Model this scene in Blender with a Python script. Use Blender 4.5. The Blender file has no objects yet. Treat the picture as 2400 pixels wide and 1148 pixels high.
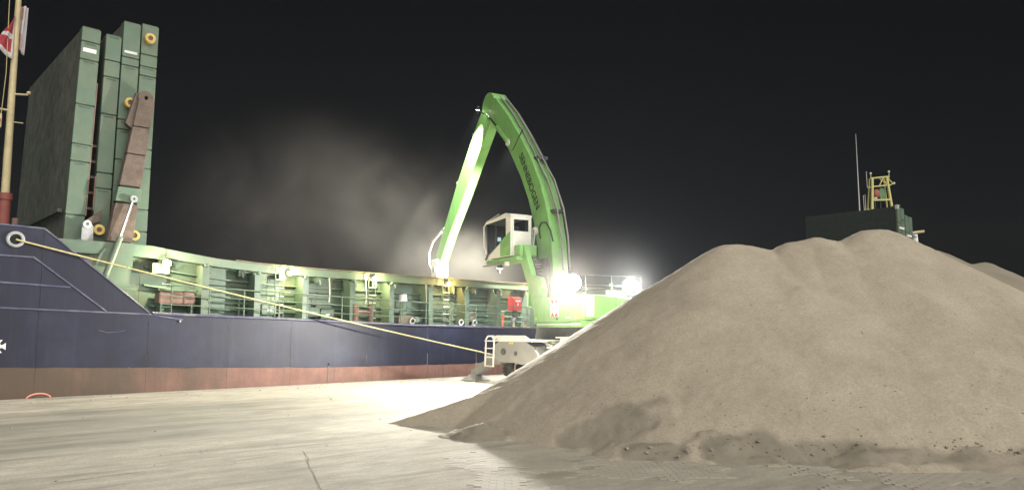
import bpy, bmesh, math, random
from mathutils import Vector, Matrix, noise
R_ = math.radians
random.seed(7)
S = bpy.context.scene
COL = S.collection

# ------------------------------------------------------------------ camera, sky, sun, exposure
# world axes: X along the quay (bow of the ship at X<0), Y from the quay edge towards the ship, Z up from the quay surface
PHI = R_(48.0)
CAM = Vector((0.0, -26.3, 2.0))
FH = Vector((math.cos(PHI), math.sin(PHI), 0)); RT = Vector((math.sin(PHI), -math.cos(PHI), 0))
cam = bpy.data.cameras.new('camera'); cam.sensor_width = 36.0; cam.lens = 27.0
cam.clip_start = 0.1; cam.clip_end = 2000
camo = bpy.data.objects.new('camera', cam); COL.objects.link(camo)
camo.location = CAM
camo.rotation_euler = (R_(90) + math.atan(200 / 1800), 0, PHI - R_(90))
S.camera = camo

w = bpy.data.worlds.new('World'); S.world = w; w.use_nodes = True
nt = w.node_tree; bg = nt.nodes['Background']
sky = nt.nodes.new('ShaderNodeTexSky'); sky.sky_type = 'NISHITA'; sky.sun_disc = False
SUN_EL, SUN_FROM = R_(36), Vector((-0.22, -0.97, 0))
sky.sun_elevation = SUN_EL; sky.sun_rotation = math.atan2(SUN_FROM.x, SUN_FROM.y)
hs = nt.nodes.new('ShaderNodeHueSaturation'); hs.inputs['Saturation'].default_value = .3
nt.links.new(sky.outputs[0], hs.inputs['Color']); nt.links.new(hs.outputs[0], bg.inputs[0]); bg.inputs[1].default_value = 0.0005

sun = bpy.data.lights.new('sun', 'SUN'); sun.energy = 2.0; sun.angle = R_(85); sun.color = (1.0, 0.965, 0.91)
suno = bpy.data.objects.new('sun', sun); COL.objects.link(suno)
sd = SUN_FROM.normalized() * math.cos(SUN_EL) + Vector((0, 0, math.sin(SUN_EL)))
suno.rotation_euler = sd.to_track_quat('Z', 'Y').to_euler(); suno.location = (0, -40, 40)

S.view_settings.view_transform = 'Standard'; S.view_settings.look = 'None'
S.view_settings.exposure = 1.0; S.view_settings.gamma = 1.0; S.view_settings.use_curve_mapping = False
S.cycles.volume_bounces = 0; S.cycles.max_bounces = 6; S.cycles.volume_step_rate = 1.0; S.cycles.volume_max_steps = 128
S.cycles.use_denoising = True
LP = 1.0      # common factor on lamp power

# ------------------------------------------------------------------ materials
MATS = {}
def mat(name, col, rough=0.6, metal=0.0, var=0.25, scale=3.0, stretch=(1, 1, 1), col2=None, bump=0.0, bscale=40.0,
        spec=0.4, dirt=None, dirt_amt=0.4, dirt_scale=1.2, streak=None, streak_amt=0.5, emit=0.0, coat=0.0):
    m = bpy.data.materials.new(name); m.use_nodes = True
    t = m.node_tree; N = t.nodes; L = t.links
    b = N['Principled BSDF']
    b.inputs['Roughness'].default_value = rough; b.inputs['Metallic'].default_value = metal
    b.inputs['Specular IOR Level'].default_value = spec; b.inputs['Coat Weight'].default_value = coat
    tc = N.new('ShaderNodeTexCoord'); mp = N.new('ShaderNodeMapping'); mp.inputs['Scale'].default_value = stretch
    L.new(tc.outputs['Object'], mp.inputs['Vector'])
    n = N.new('ShaderNodeTexNoise'); n.inputs['Scale'].default_value = scale; n.inputs['Detail'].default_value = 7; n.inputs['Roughness'].default_value = .65
    L.new(mp.outputs[0], n.inputs['Vector'])
    rp = N.new('ShaderNodeValToRGB')
    rp.color_ramp.elements[0].position = .3; rp.color_ramp.elements[1].position = .72
    c2 = col2 or tuple(c * (1 + var) for c in col)
    c1 = tuple(c * (1 - var) for c in col)
    rp.color_ramp.elements[0].color = (*c1, 1); rp.color_ramp.elements[1].color = (*c2, 1)
    L.new(n.outputs['Fac'], rp.inputs[0]); out = rp.outputs[0]
    def over(out, colr, sc, st, lo, hi, amt):
        mp2 = N.new('ShaderNodeMapping'); mp2.inputs['Scale'].default_value = st; L.new(tc.outputs['Object'], mp2.inputs['Vector'])
        d = N.new('ShaderNodeTexNoise'); d.inputs['Scale'].default_value = sc; d.inputs['Detail'].default_value = 9; d.inputs['Roughness'].default_value = .7
        L.new(mp2.outputs[0], d.inputs['Vector'])
        r2 = N.new('ShaderNodeMapRange'); r2.inputs[1].default_value = lo; r2.inputs[2].default_value = hi; r2.inputs[4].default_value = amt
        L.new(d.outputs['Fac'], r2.inputs[0])
        mx = N.new('ShaderNodeMix'); mx.data_type = 'RGBA'; L.new(r2.outputs[0], mx.inputs[0]); L.new(out, mx.inputs[6]); mx.inputs[7].default_value = (*colr, 1)
        return mx.outputs[2]
    if dirt: out = over(out, dirt, dirt_scale, (1, 1, 1), .48, .7, dirt_amt)
    if streak: out = over(out, streak, 2.2, (1.6, 1.6, .10), .5, .72, streak_amt)
    L.new(out, b.inputs['Base Color'])
    if bump:
        bn = N.new('ShaderNodeTexNoise'); bn.inputs['Scale'].default_value = bscale; bn.inputs['Detail'].default_value = 6
        L.new(tc.outputs['Object'], bn.inputs['Vector'])
        bp = N.new('ShaderNodeBump'); bp.inputs['Strength'].default_value = bump; bp.inputs['Distance'].default_value = .03
        L.new(bn.outputs['Fac'], bp.inputs['Height']); L.new(bp.outputs[0], b.inputs['Normal'])
    if emit:
        b.inputs['Emission Color'].default_value = (*col, 1); b.inputs['Emission Strength'].default_value = emit
    MATS[name] = m
    return m
RUST = (.13, .07, .04); SANDC = (.40, .35, .275)
mat('machine_green', (.19, .43, .125), .42, var=.08, dirt=(.22, .25, .15), dirt_amt=.55, dirt_scale=2.2, streak=(.10, .16, .06), streak_amt=.45, coat=.05)
mat('machine_white', (.70, .69, .64), .5, var=.06, dirt=SANDC, dirt_amt=.35)
mat('machine_grey', (.23, .23, .22), .55, var=.1, dirt=SANDC, dirt_amt=.35)
mat('machine_dark', (.05, .05, .05), .6, var=.3, dirt=SANDC, dirt_amt=.25)
mat('rubber', (.03, .03, .03), .85, var=.3, dirt=SANDC, dirt_amt=.45, bump=.3)
mat('hose_black', (.035, .035, .035), .6)
mat('chrome', (.75, .76, .78), .18, metal=1.0, var=.05)
mat('steel_grey', (.32, .33, .33), .5, metal=.3, dirt=RUST, dirt_amt=.4)
mat('navy', (.0042, .0052, .019), .52, var=.35, scale=.9, dirt=(.018, .021, .05), dirt_amt=.6, dirt_scale=.8, streak=(.024, .026, .052), streak_amt=.45, bump=.12, bscale=3.0, spec=.42)
mat('navy_rail', (.07, .07, .12), .45, var=.35, dirt=(.25, .24, .24), dirt_amt=.6)
mat('antifoul', (.165, .082, .062), .7, var=.25, scale=1.5, dirt=(.055, .048, .028), dirt_amt=.85, dirt_scale=.35, streak=(.075, .055, .035), streak_amt=.8, bump=.2, bscale=8)
mat('ship_green', (.098, .152, .106), .5, var=.10, dirt=(.20, .19, .13), dirt_amt=.5, streak=(.13, .11, .06), streak_amt=.45)
mat('ship_green_dark', (.07, .12, .085), .6, var=.25, dirt=(.06, .055, .04), dirt_amt=.6, streak=(.16, .12, .08), streak_amt=.3)
mat('cover_aft_shaded', (.03, .042, .034), .8, var=.3)  # darker copy of the cover plate; shade on the aft stack put into colour
mat('cover_plate', (.098, .110, .090), .75, var=.5, scale=2.0, dirt=(.17, .16, .138), dirt_amt=.6, dirt_scale=2.2, streak=(.10, .095, .085), streak_amt=.4, bump=.25, bscale=10)  # base darkened in place of shade on the bow-facing cover faces
mat('rail_dusty', (.15, .125, .085), .8, var=.25, dirt=(.30, .26, .19), dirt_amt=.7, dirt_scale=1.6)
mat('rusty_brown', (.105, .078, .062), .75, var=.3, scale=5, dirt=(.20, .15, .12), dirt_amt=.5, bump=.35, bscale=25)
mat('rust_pink', (.20, .125, .10), .75, var=.3, dirt=RUST, dirt_amt=.6)
mat('roller_yellow', (.60, .42, .12), .55, var=.2, dirt=RUST, dirt_amt=.4)
mat('mast_cream', (.55, .47, .27), .55, var=.12, dirt=RUST, dirt_amt=.25, streak=(.3, .2, .1), streak_amt=.4)
mat('mast_yellow', (.55, .52, .20), .55, var=.1, dirt=RUST, dirt_amt=.2)
mat('mast_red', (.25, .07, .055), .6, var=.2, dirt=RUST, dirt_amt=.4)
mat('signal_red', (.55, .055, .05), .45, var=.1)
mat('orange_red', (.65, .16, .06), .5, var=.1)
mat('white_paint', (.75, .75, .72), .5, var=.06)
mat('white_mark', (.62, .61, .58), .6, var=.1)
mat('black_print', (.025, .03, .022), .5)
mat('grey_print', (.22, .22, .25), .5)
mat('rope_yellow', (.50, .44, .22), .85, var=.25, scale=14)
mat('sand_cargo', (.38, .32, .23), .95, bump=.4, bscale=12)
mat('dark_hole', (.01, .01, .01), .9)
mat('reflector', (.70, .62, .12), .4)
mat('flag_red', (.32, .035, .045), .8, var=.2); mat('flag_white', (.50, .47, .47), .85, var=.1); mat('flag_pink', (.42, .25, .24), .85, var=.2)
mat('hose_pink', (.60, .20, .15), .5)
mat('ball_red', (.30, .10, .07), .6); mat('ball_green', (.12, .25, .12), .6)
def algae_falloff(m):          # brown growth on the bottom paint; its bow gradient also paints the light falloff
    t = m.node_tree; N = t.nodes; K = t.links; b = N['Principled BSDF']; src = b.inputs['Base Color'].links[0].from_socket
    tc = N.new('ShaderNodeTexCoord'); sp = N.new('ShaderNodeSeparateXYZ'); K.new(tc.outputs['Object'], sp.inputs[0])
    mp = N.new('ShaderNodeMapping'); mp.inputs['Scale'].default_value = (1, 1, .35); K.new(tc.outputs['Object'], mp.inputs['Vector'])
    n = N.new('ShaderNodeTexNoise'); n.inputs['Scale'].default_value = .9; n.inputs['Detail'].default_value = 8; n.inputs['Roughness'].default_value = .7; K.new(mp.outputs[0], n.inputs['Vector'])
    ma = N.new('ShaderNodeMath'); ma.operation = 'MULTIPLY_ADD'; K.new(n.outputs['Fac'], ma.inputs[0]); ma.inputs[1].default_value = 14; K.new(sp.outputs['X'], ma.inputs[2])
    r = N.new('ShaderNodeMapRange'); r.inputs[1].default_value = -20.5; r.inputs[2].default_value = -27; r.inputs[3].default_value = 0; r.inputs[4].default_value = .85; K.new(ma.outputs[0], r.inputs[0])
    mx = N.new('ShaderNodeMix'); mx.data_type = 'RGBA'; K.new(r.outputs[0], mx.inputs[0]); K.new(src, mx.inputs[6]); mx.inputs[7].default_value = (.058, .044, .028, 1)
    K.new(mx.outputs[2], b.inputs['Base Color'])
algae_falloff(MATS['antifoul'])
def glass_mat():
    m = bpy.data.materials.new('cab_glass'); m.use_nodes = True; b = m.node_tree.nodes['Principled BSDF']
    b.inputs['Base Color'].default_value = (.30, .34, .34, 1); b.inputs['Roughness'].default_value = .05
    b.inputs['Transmission Weight'].default_value = 1.0; b.inputs['IOR'].default_value = 1.02; b.inputs['Specular IOR Level'].default_value = .6
    MATS['glass'] = m
glass_mat()
def emis(name, col, st):
    m = bpy.data.materials.new(name); m.use_nodes = True; b = m.node_tree.nodes['Principled BSDF']
    b.inputs['Base Color'].default_value = (.8, .8, .8, 1); b.inputs['Emission Color'].default_value = (*col, 1); b.inputs['Emission Strength'].default_value = st
    MATS[name] = m
emis('led_white', (1, .98, .92), 60); emis('led_flood', (1, .98, .92), 2000); emis('led_cool', (.90, .95, 1), 700)
emis('deck_lamp_warm', (1, .80, .40), 30); emis('deck_lamp_orange', (1, .55, .16), 22); emis('screen_glow', (.7, .85, 1), 1.2)

def sand_mat(name, base, attr):
    m = bpy.data.materials.new(name); m.use_nodes = True; t = m.node_tree; N = t.nodes; L = t.links; b = N['Principled BSDF']
    b.inputs['Roughness'].default_value = .95; b.inputs['Specular IOR Level'].default_value = .12
    tc = N.new('ShaderNodeTexCoord')
    def nz(sc, det=8, rough=.6, st=(1, 1, 1)):
        mp = N.new('ShaderNodeMapping'); mp.inputs['Scale'].default_value = st; L.new(tc.outputs['Object'], mp.inputs['Vector'])
        n = N.new('ShaderNodeTexNoise'); n.inputs['Scale'].default_value = sc; n.inputs['Detail'].default_value = det; n.inputs['Roughness'].default_value = rough
        L.new(mp.outputs[0], n.inputs['Vector']); return n.outputs['Fac']
    rp = N.new('ShaderNodeValToRGB'); rp.color_ramp.elements[0].position = .28; rp.color_ramp.elements[1].position = .75
    rp.color_ramp.elements[0].color = (*[c * .86 for c in base], 1); rp.color_ramp.elements[1].color = (*[c * 1.08 for c in base], 1)
    L.new(nz(.9), rp.inputs[0])
    g = N.new('ShaderNodeMapRange'); g.inputs[1].default_value = .35; g.inputs[2].default_value = .7; g.inputs[3].default_value = .86; g.inputs[4].default_value = 1.12
    L.new(nz(22, 4, .7), g.inputs[0])
    mu = N.new('ShaderNodeMix'); mu.data_type = 'RGBA'; mu.blend_type = 'MULTIPLY'; mu.inputs[0].default_value = 1
    L.new(rp.outputs[0], mu.inputs[6]); L.new(g.outputs[0], mu.inputs[7])
    if name == 'pile_sand':
        g3 = N.new('ShaderNodeMapRange'); g3.inputs[1].default_value = .60; g3.inputs[2].default_value = .68; g3.inputs[3].default_value = 1.0; g3.inputs[4].default_value = .72
        L.new(nz(13, 5, .75, (1, 1, 1.8)), g3.inputs[0])
        mu3 = N.new('ShaderNodeMix'); mu3.data_type = 'RGBA'; mu3.blend_type = 'MULTIPLY'; mu3.inputs[0].default_value = 1
        L.new(mu.outputs[2], mu3.inputs[6]); L.new(g3.outputs[0], mu3.inputs[7]); mu = mu3
    if name == 'quay_sand':
        for (sc_, st_, lo_, hi_) in ((1.0, (.35, 3.2, 1), .88, 1.08), (3.0, (.7, 2.0, 1), .86, 1.08)):
            g2 = N.new('ShaderNodeMapRange'); g2.inputs[1].default_value = .36; g2.inputs[2].default_value = .64; g2.inputs[3].default_value = lo_; g2.inputs[4].default_value = hi_
            L.new(nz(sc_, 9, .68, st_), g2.inputs[0])
            mu2 = N.new('ShaderNodeMix'); mu2.data_type = 'RGBA'; mu2.blend_type = 'MULTIPLY'; mu2.inputs[0].default_value = 1
            L.new(mu.outputs[2], mu2.inputs[6]); L.new(g2.outputs[0], mu2.inputs[7]); mu = mu2
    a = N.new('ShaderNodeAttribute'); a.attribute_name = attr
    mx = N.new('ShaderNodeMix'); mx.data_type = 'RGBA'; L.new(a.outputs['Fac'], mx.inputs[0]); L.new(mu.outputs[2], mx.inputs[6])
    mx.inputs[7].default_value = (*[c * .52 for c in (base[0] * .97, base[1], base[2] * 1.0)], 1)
    L.new(mx.outputs[2], b.inputs['Base Color'])
    bp = N.new('ShaderNodeBump'); bp.inputs['Strength'].default_value = .5; bp.inputs['Distance'].default_value = .02
    L.new(nz(30, 8, .75), bp.inputs['Height']); L.new(bp.outputs[0], b.inputs['Normal'])
    MATS[name] = m
sand_mat('pile_sand', (.43, .375, .288), 'dark_mix')
sand_mat('quay_sand', (.44, .405, .33), 'dark_mix')

# ------------------------------------------------------------------ mesh helpers (all coordinates are world coordinates)
class MB:
    def __init__(self, M=None):
        self.v = []; self.f = []; self.s = []; self.M = M
    def add(self, vs, fs, smooth=False):
        o = len(self.v)
        self.v += [self.M @ Vector(p) if self.M else Vector(p) for p in vs]
        self.f += [[i + o for i in f] for f in fs]; self.s += [smooth] * len(fs)
        return self
    def box(self, x0, x1, y0, y1, z0, z1):
        vs = [(x, y, z) for z in (z0, z1) for y in (y0, y1) for x in (x0, x1)]
        return self.add(vs, [(0, 2, 3, 1), (4, 5, 7, 6), (0, 1, 5, 4), (1, 3, 7, 5), (3, 2, 6, 7), (2, 0, 4, 6)])
    def tube(self, p0, p1, r0, r1=None, n=10, cap=True):
        return self.path([p0, p1], [r0, r0 if r1 is None else r1], n, cap)
    def path(self, pts, r, n=8, cap=True):
        pts = [Vector(p) for p in pts]
        if not isinstance(r, (list, tuple)): r = [r] * len(pts)
        vs = []; fs = []; pu = None
        for i, p in enumerate(pts):
            d = (pts[min(i + 1, len(pts) - 1)] - pts[max(i - 1, 0)]).normalized()
            if pu is None: pu = d.orthogonal().normalized()
            u = (pu - d * pu.dot(d)).normalized(); pu = u; v = d.cross(u)
            for k in range(n):
                a = 2 * math.pi * k / n
                vs.append(p + (u * math.cos(a) + v * math.sin(a)) * r[i])
        for i in range(len(pts) - 1):
            for k in range(n):
                fs.append((i * n + k, i * n + (k + 1) % n, (i + 1) * n + (k + 1) % n, (i + 1) * n + k))
        self.add(vs, fs, True)
        if cap:
            e = len(pts) - 1
            self.add(vs[:n], [tuple(range(n - 1, -1, -1))]); self.add(vs[e * n:], [tuple(range(n))])
        return self
    def prism(self, poly, y0, y1, ax=1):
        # polygon in the plane of the two other axes, extruded along axis ax
        def P(a, b, c): return (a, c, b) if ax == 1 else ((c, a, b) if ax == 0 else (a, b, c))
        n = len(poly)
        vs = [P(a, b, y0) for a, b in poly] + [P(a, b, y1) for a, b in poly]
        fs = [tuple(range(n)), tuple(range(2 * n - 1, n - 1, -1))] + [(i, i + n, (i + 1) % n + n, (i + 1) % n) for i in range(n)]
        return self.add(vs, fs)
    def strip(self, A, B, y0, y1):
        # a curved box beam in the local x-z plane: A and B are the two edge lines, extruded in local y
        n = len(A); vs = []
        for (a, b) in zip(A, B):
            vs += [(a[0], y0, a[1]), (b[0], y0, b[1]), (b[0], y1, b[1]), (a[0], y1, a[1])]
        fs = []
        for i in range(n - 1):
            for k in range(4): fs.append((i * 4 + k, i * 4 + (k + 1) % 4, i * 4 + 4 + (k + 1) % 4, i * 4 + 4 + k))
        fs += [(3, 2, 1, 0), tuple((n - 1) * 4 + k for k in range(4))]
        return self.add(vs, fs)
    def ring(self, c, axis, r_out, r_in, h, n=24):
        c = Vector(c); d = Vector(axis).normalized(); u = d.orthogonal().normalized(); v = d.cross(u); vs = []; fs = []
        for k in range(n):
            a = 2 * math.pi * k / n; e = u * math.cos(a) + v * math.sin(a)
            vs += [c + e * r_out - d * h / 2, c + e * r_out + d * h / 2, c + e * r_in + d * h / 2, c + e * r_in - d * h / 2]
        for k in range(n):
            for j in range(4): fs.append((k * 4 + j, k * 4 + (j + 1) % 4, ((k + 1) % n) * 4 + (j + 1) % 4, ((k + 1) % n) * 4 + j))
        return self.add(vs, fs)
    def ball(self, c, r, n=10, sq=(1, 1, 1), jit=0.0):
        vs = []; fs = []
        for i in range(n + 1):
            for k in range(n):
                t = math.pi * i / n; a = 2 * math.pi * k / n
                rr = r * (1 + random.uniform(-jit, jit))
                vs.append((c[0] + rr * sq[0] * math.sin(t) * math.cos(a), c[1] + rr * sq[1] * math.sin(t) * math.sin(a), c[2] + rr * sq[2] * math.cos(t)))
        for i in range(n):
            for k in range(n): fs.append((i * n + k, (i + 1) * n + k, (i + 1) * n + (k + 1) % n, i * n + (k + 1) % n))
        return self.add(vs, fs, True)
    def build(self, name, m, parent=None, bevel=0.0, weld=False):
        me = bpy.data.meshes.new(name)
        org = Vector((0, 0, 0)); p = parent
        while p is not None: org += p.location; p = p.parent
        me.from_pydata([tuple(v - org) for v in self.v], [], self.f)
        me.polygons.foreach_set('use_smooth', self.s)
        bm = bmesh.new(); bm.from_mesh(me)
        if weld: bmesh.ops.remove_doubles(bm, verts=bm.verts, dist=1e-4)
        bmesh.ops.recalc_face_normals(bm, faces=bm.faces); bm.to_mesh(me); bm.free()
        me.materials.append(MATS[m] if isinstance(m, str) else m)
        o = bpy.data.objects.new(name, me); COL.objects.link(o)
        if parent: o.parent = parent
        if bevel:
            b = o.modifiers.new('bevel', 'BEVEL'); b.width = bevel; b.segments = 2; b.limit_method = 'ANGLE'; b.angle_limit = R_(40)
        return o
def root(name, loc, label, cat, group=None):
    o = bpy.data.objects.new(name, None); COL.objects.link(o); o.location = loc; o.empty_display_size = .5
    o['label'] = label; o['category'] = cat
    if group: o['group'] = group
    return o
def tag(o, label, cat=None, kind=None, group=None):
    o['label'] = label
    if cat: o['category'] = cat
    if kind: o['kind'] = kind
    if group: o['group'] = group
    return o
def lerp_table(T, x):
    if x <= T[0][0]: return T[0][1]
    for (a, b), (c, d) in zip(T, T[1:]):
        if x <= c: return b + (d - b) * (x - a) / (c - a)
    return T[-1][1]
def text_mesh(name, body, size, M, m, parent, shear=0.0, bold=.0):
    cu = bpy.data.curves.new(name, 'FONT'); cu.body = body; cu.size = size; cu.extrude = .004; cu.align_x = 'CENTER'; cu.align_y = 'CENTER'; cu.offset = bold; cu.shear = shear
    t = bpy.data.objects.new(name, cu); COL.objects.link(t)
    bpy.context.view_layer.update()
    me = bpy.data.meshes.new_from_object(t.evaluated_get(bpy.context.evaluated_depsgraph_get()))
    bpy.data.objects.remove(t); bpy.data.curves.remove(cu)
    org = Vector((0, 0, 0)); p = parent
    while p is not None: org += p.location; p = p.parent
    me.transform(Matrix.Translation(-org) @ M); me.materials.clear(); me.materials.append(MATS[m])
    o = bpy.data.objects.new(name, me); COL.objects.link(o); o.parent = parent
    return o
def lamp(name, kind, loc, power, col, parent, aim=None, size=.08, cone=150, blend=.6):
    l = bpy.data.lights.new(name, kind); l.energy = power * LP; l.color = col; l.shadow_soft_size = size
    o = bpy.data.objects.new(name, l); COL.objects.link(o)
    org = Vector((0, 0, 0)); p = parent
    while p is not None: org += p.location; p = p.parent
    o.location = Vector(loc) - org; o.parent = parent
    if aim is not None:
        l.spot_size = R_(cone); l.spot_blend = blend
        o.rotation_euler = (-Vector(aim)).to_track_quat('Z', 'Y').to_euler()
    return o
def fbm(x, y, z=0.0, o=4): return noise.fractal(Vector((x, y, z)), 1.0, 2.0, o)

# ------------------------------------------------------------------ the setting: quay, coping, water
def to_world(r, f): return CAM.x + FH.x * f + RT.x * r, CAM.y + FH.y * f + RT.y * r
def to_cam(X, Y):
    d = Vector((X - CAM.x, Y - CAM.y, 0)); return d.dot(RT), d.dot(FH)
def grid(name, xs, ys, zf, m, attr=None):
    nx, ny = len(xs), len(ys); vs = []; at = []
    for y in ys:
        for x in xs:
            z = zf(x, y); vs.append((x, y, z))
            if attr: at.append(attr(x, y, z))
    fs = [(j * nx + i, j * nx + i + 1, (j + 1) * nx + i + 1, (j + 1) * nx + i) for j in range(ny - 1) for i in range(nx - 1)]
    me = bpy.data.meshes.new(name); me.from_pydata(vs, [], fs); me.polygons.foreach_set('use_smooth', [True] * len(fs))
    if attr:
        a = me.attributes.new('dark_mix', 'FLOAT', 'POINT'); a.data.foreach_set('value', at)
    me.materials.append(MATS[m]); o = bpy.data.objects.new(name, me); COL.objects.link(o)
    return o
def frange(a, b, s):
    n = max(1, int(round((b - a) / s))); return [a + (b - a) * i / n for i in range(n + 1)]
def ground_z(x, y):
    z = .016 * fbm(x * .10, y * .9, 1.3) + .009 * fbm(x * .5, y * 2.6, 4.0) + .006 * fbm(x * 2.2, y * 4.0, 7.0, 3)
    z += .05 * max(0, 1 - abs(y + .55 + .25 * fbm(x * .4, 2)) / .6) * (0.5 + fbm(x * .7, y * .8, 9))          # windrow of spilt sand by the edge
    for yc, wd in ((-2.3, .22), (-4.2, .25), (-7.9, .22), (-9.8, .22), (-12.7, .25)):
        d = (y - yc - .35 * math.sin(x * .11 + yc)) / wd
        if abs(d) < 2.4: z += .016 * (-math.exp(-d * d) + .6 * math.exp(-(abs(d) - 1.5) ** 2 * 4)) * (.6 + fbm(x * .3, yc))
    if y > .1: z *= max(0, (.4 - y) / .3)
    r, f = to_cam(x, y)
    k = min(1, max(0, (r + 1.0) / 1.2)) * min(1, max(0, (16 - f) / 3))        # thinner sand in front of the pile
    return z * (1 - .6 * k) - .004 * k
def ground_dark(x, y, z):  # darker band along the quay, fading out at larger x, plus dark streaks
    yc = -8.3 + .10 * x + .5 * fbm(x * .15, y * .2, 3)
    d = abs(y - yc) / (4.0 - .05 * x)
    k = max(0, min(1, (1.12 - d) * 3.2)) * max(0, min(1, (19 - x) / 8))
    st = .5 + .9 * fbm(x * .16, y * 1.6, 11, 5)
    k *= .36 + .36 * st
    s2 = max(0, fbm(x * .25, y * 3.0, 21, 5) - .12) * 1.4
    s3 = max(0, fbm(x * .5, y * 1.1, 31, 5) - .22) * 1.3
    return max(0, min(.95, k + s2 * .7 + s3 * .6))
g = grid('quay_ground', frange(-6, 34, .11), frange(-26, .4, .10), ground_z, 'quay_sand', ground_dark); tag(g, 'sand strewn concrete quay apron', kind='structure')
b_ = MB()
for (x0, x1, y0, y1) in ((-150, -6, -120, .4), (34, 190, -120, .4), (-6, 34, -120, -26)): b_.box(x0, x1, y0, y1, -.5, 0)
b_.box(-5.9, 33.9, -25.9, .3, -.5, -.12)
o = b_.build('quay', 'quay_sand'); tag(o, 'concrete quay', kind='structure')
o = MB().box(-150, 190, .41, .62, -3.5, -.012).build('quay_coping', mat('coping', (.42, .40, .34), .85, var=.15, bump=.3, bscale=9), bevel=.02); tag(o, 'concrete coping along the quay edge', kind='structure')
o = MB().box(-150, 190, -20, .40, -3.6, -.52).build('quay_wall', MATS['coping']); tag(o, 'quay wall', kind='structure')
o = MB().add([(-150, .5, -2.2), (190, .5, -2.2), (190, 150, -2.2), (-150, 150, -2.2)], [(0, 1, 2, 3)]).build('water', mat('water_dark', (.008, .011, .013), .12, spec=.5, bump=.3, bscale=2)); tag(o, 'dark harbour water', kind='structure')

jm = mat('joint_filler', (.20, .185, .15), .95, var=.3)
for (xa, ya, xb, yb) in ((6.2, -14.2, 4.4, -18.4), (1.0, -14.6, 6.6, -14.25), (13.5, -.9, 11.0, -6.6), (2.0, -6.9, 10.9, -6.55)):
    A_, B_ = Vector((xa, ya, 0)), Vector((xb, yb, 0)); n_ = 40; q = MB(); vs = []
    nv = (B_ - A_).normalized().cross(Vector((0, 0, 1)))
    for i in range(n_ + 1):
        p = A_.lerp(B_, i / n_); wd = .005 + .009 * max(0, fbm(p.x * 3, p.y * 3, 44, 3) + .3)
        p = p + nv * .03 * fbm(p.x * 1.5, p.y * 1.5, 45, 3)
        for sg in (-1, 1):
            v_ = p + nv * wd * sg; v_.z = ground_z(v_.x, v_.y) + .004; vs.append(v_)
    q.add(vs, [(2 * i, 2 * i + 1, 2 * i + 3, 2 * i + 2) for i in range(n_)]).build('slab_joint', jm, g)

# block pavers showing through the sand in front of the pile
pv = MB().box(-.096, .096, -.046, .046, -.05, .0).build('paver', mat('paver_stone', (.40, .365, .30), .9, var=.22, scale=1.1, dirt=SANDC, dirt_amt=.7, dirt_scale=.9, bump=.25, bscale=50), bevel=.008)
pv.modifiers.clear()
spots = []
for j in range(0, 46):
    for i in range(0, 46):
        r = -1.2 + i * .2 + (.1 if j % 2 else 0); f = 9.45 + j * .1
        x, y = to_world(r, f)
        edge = r + .35 * (f - 9.4) + .5 * fbm(x * .8, y * .8, 5)
        if edge < -.1 or f > 13.2 + .3 * fbm(x, y): continue
        if fbm(x * .55, y * .55, 17, 3) + .4 * fbm(x * 2.5, y * 2.5, 2, 2) < -.06: continue
        spots.append((f, r, x, y))
spots.sort()
rz = math.atan2(RT.y, RT.x)
first = True; rest = MB()
for k, (f, r, x, y) in enumerate(spots):
    z = max(.003, ground_z(x, y) + random.uniform(-.001, .006))
    if k < 300:
        o = pv if first else pv.copy()
        if not first: COL.objects.link(o)
        first = False; o.parent = g; o.location = (x, y, z)
        o.rotation_euler = (random.uniform(-.012, .012), random.uniform(-.012, .012), rz + random.uniform(-.02, .02))
    else:
        M = Matrix.Translation((x, y, z)) @ Matrix.Rotation(rz + random.uniform(-.02, .02), 4, 'Z')
        m2 = MB(M); m2.box(-.096, .096, -.046, .046, -.05, 0); rest.v += []; o_ = len(rest.v)
        rest.v += m2.v; rest.f += [[i + o_ for i in ff] for ff in m2.f]; rest.s += m2.s
if rest.v:
    o = rest.build('paver_field', 'paver_stone', g); o['kind'] = 'stuff'

# ------------------------------------------------------------------ sand piles
RIDGES = [  # crest lines of the pile: (right, forward, height) seen from the photographer, and slope
    ([(-3.1, 16.9, -.02), (.2, 17.3, .98), (1.6, 17.6, 1.66), (3.0, 17.9, 2.50), (4.3, 18.3, 3.40), (5.15, 18.6, 4.16), (5.6, 18.75, 4.20), (6.45, 19.0, 4.06), (6.9, 19.0, 4.26), (7.6, 19.05, 4.36), (8.15, 19.1, 4.30), (8.9, 19.2, 4.60),
      (9.4, 19.25, 4.62), (10.2, 19.3, 4.24), (11.1, 18.8, 3.30), (12.1, 18.1, 2.05), (13.2, 17.6, .9)], .62),
    ([(5.3, 18.4, 4.0), (6.2, 16.6, 3.02), (7.4, 14.6, 1.75)], .60),
    ([(9.2, 19.0, 4.5), (10.4, 16.6, 2.95), (11.8, 14.2, 1.25)], .60),
    ([(3.4, 17.4, 2.5), (4.0, 14.6, 1.15)], .56), ([(7.6, 18.9, 4.3), (8.7, 15.8, 2.55)], .60)]
CON = [(a + (b,)) for pts_, b in RIDGES for a in pts_]
def ridge_h(r, f, k=9.0):
    acc = math.exp(k * -.4)
    for pts_, sl in RIDGES:
        best = -9
        for (ar, af, az), (br_, bf_, bz_) in zip(pts_, pts_[1:]):
            dr, df = br_ - ar, bf_ - af; L2 = dr * dr + df * df
            t = ((r - ar) * dr + (f - af) * df) / L2
            # shift along the crest so the side slope is measured down the line of steepest fall
            t = min(1, max(0, t)); d = math.sqrt((r - ar - dr * t) ** 2 + (f - af - df * t) ** 2 + .03)
            best = max(best, az + (bz_ - az) * t - sl * d)
        acc += math.exp(k * best)
    return math.log(acc) / k
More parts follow.
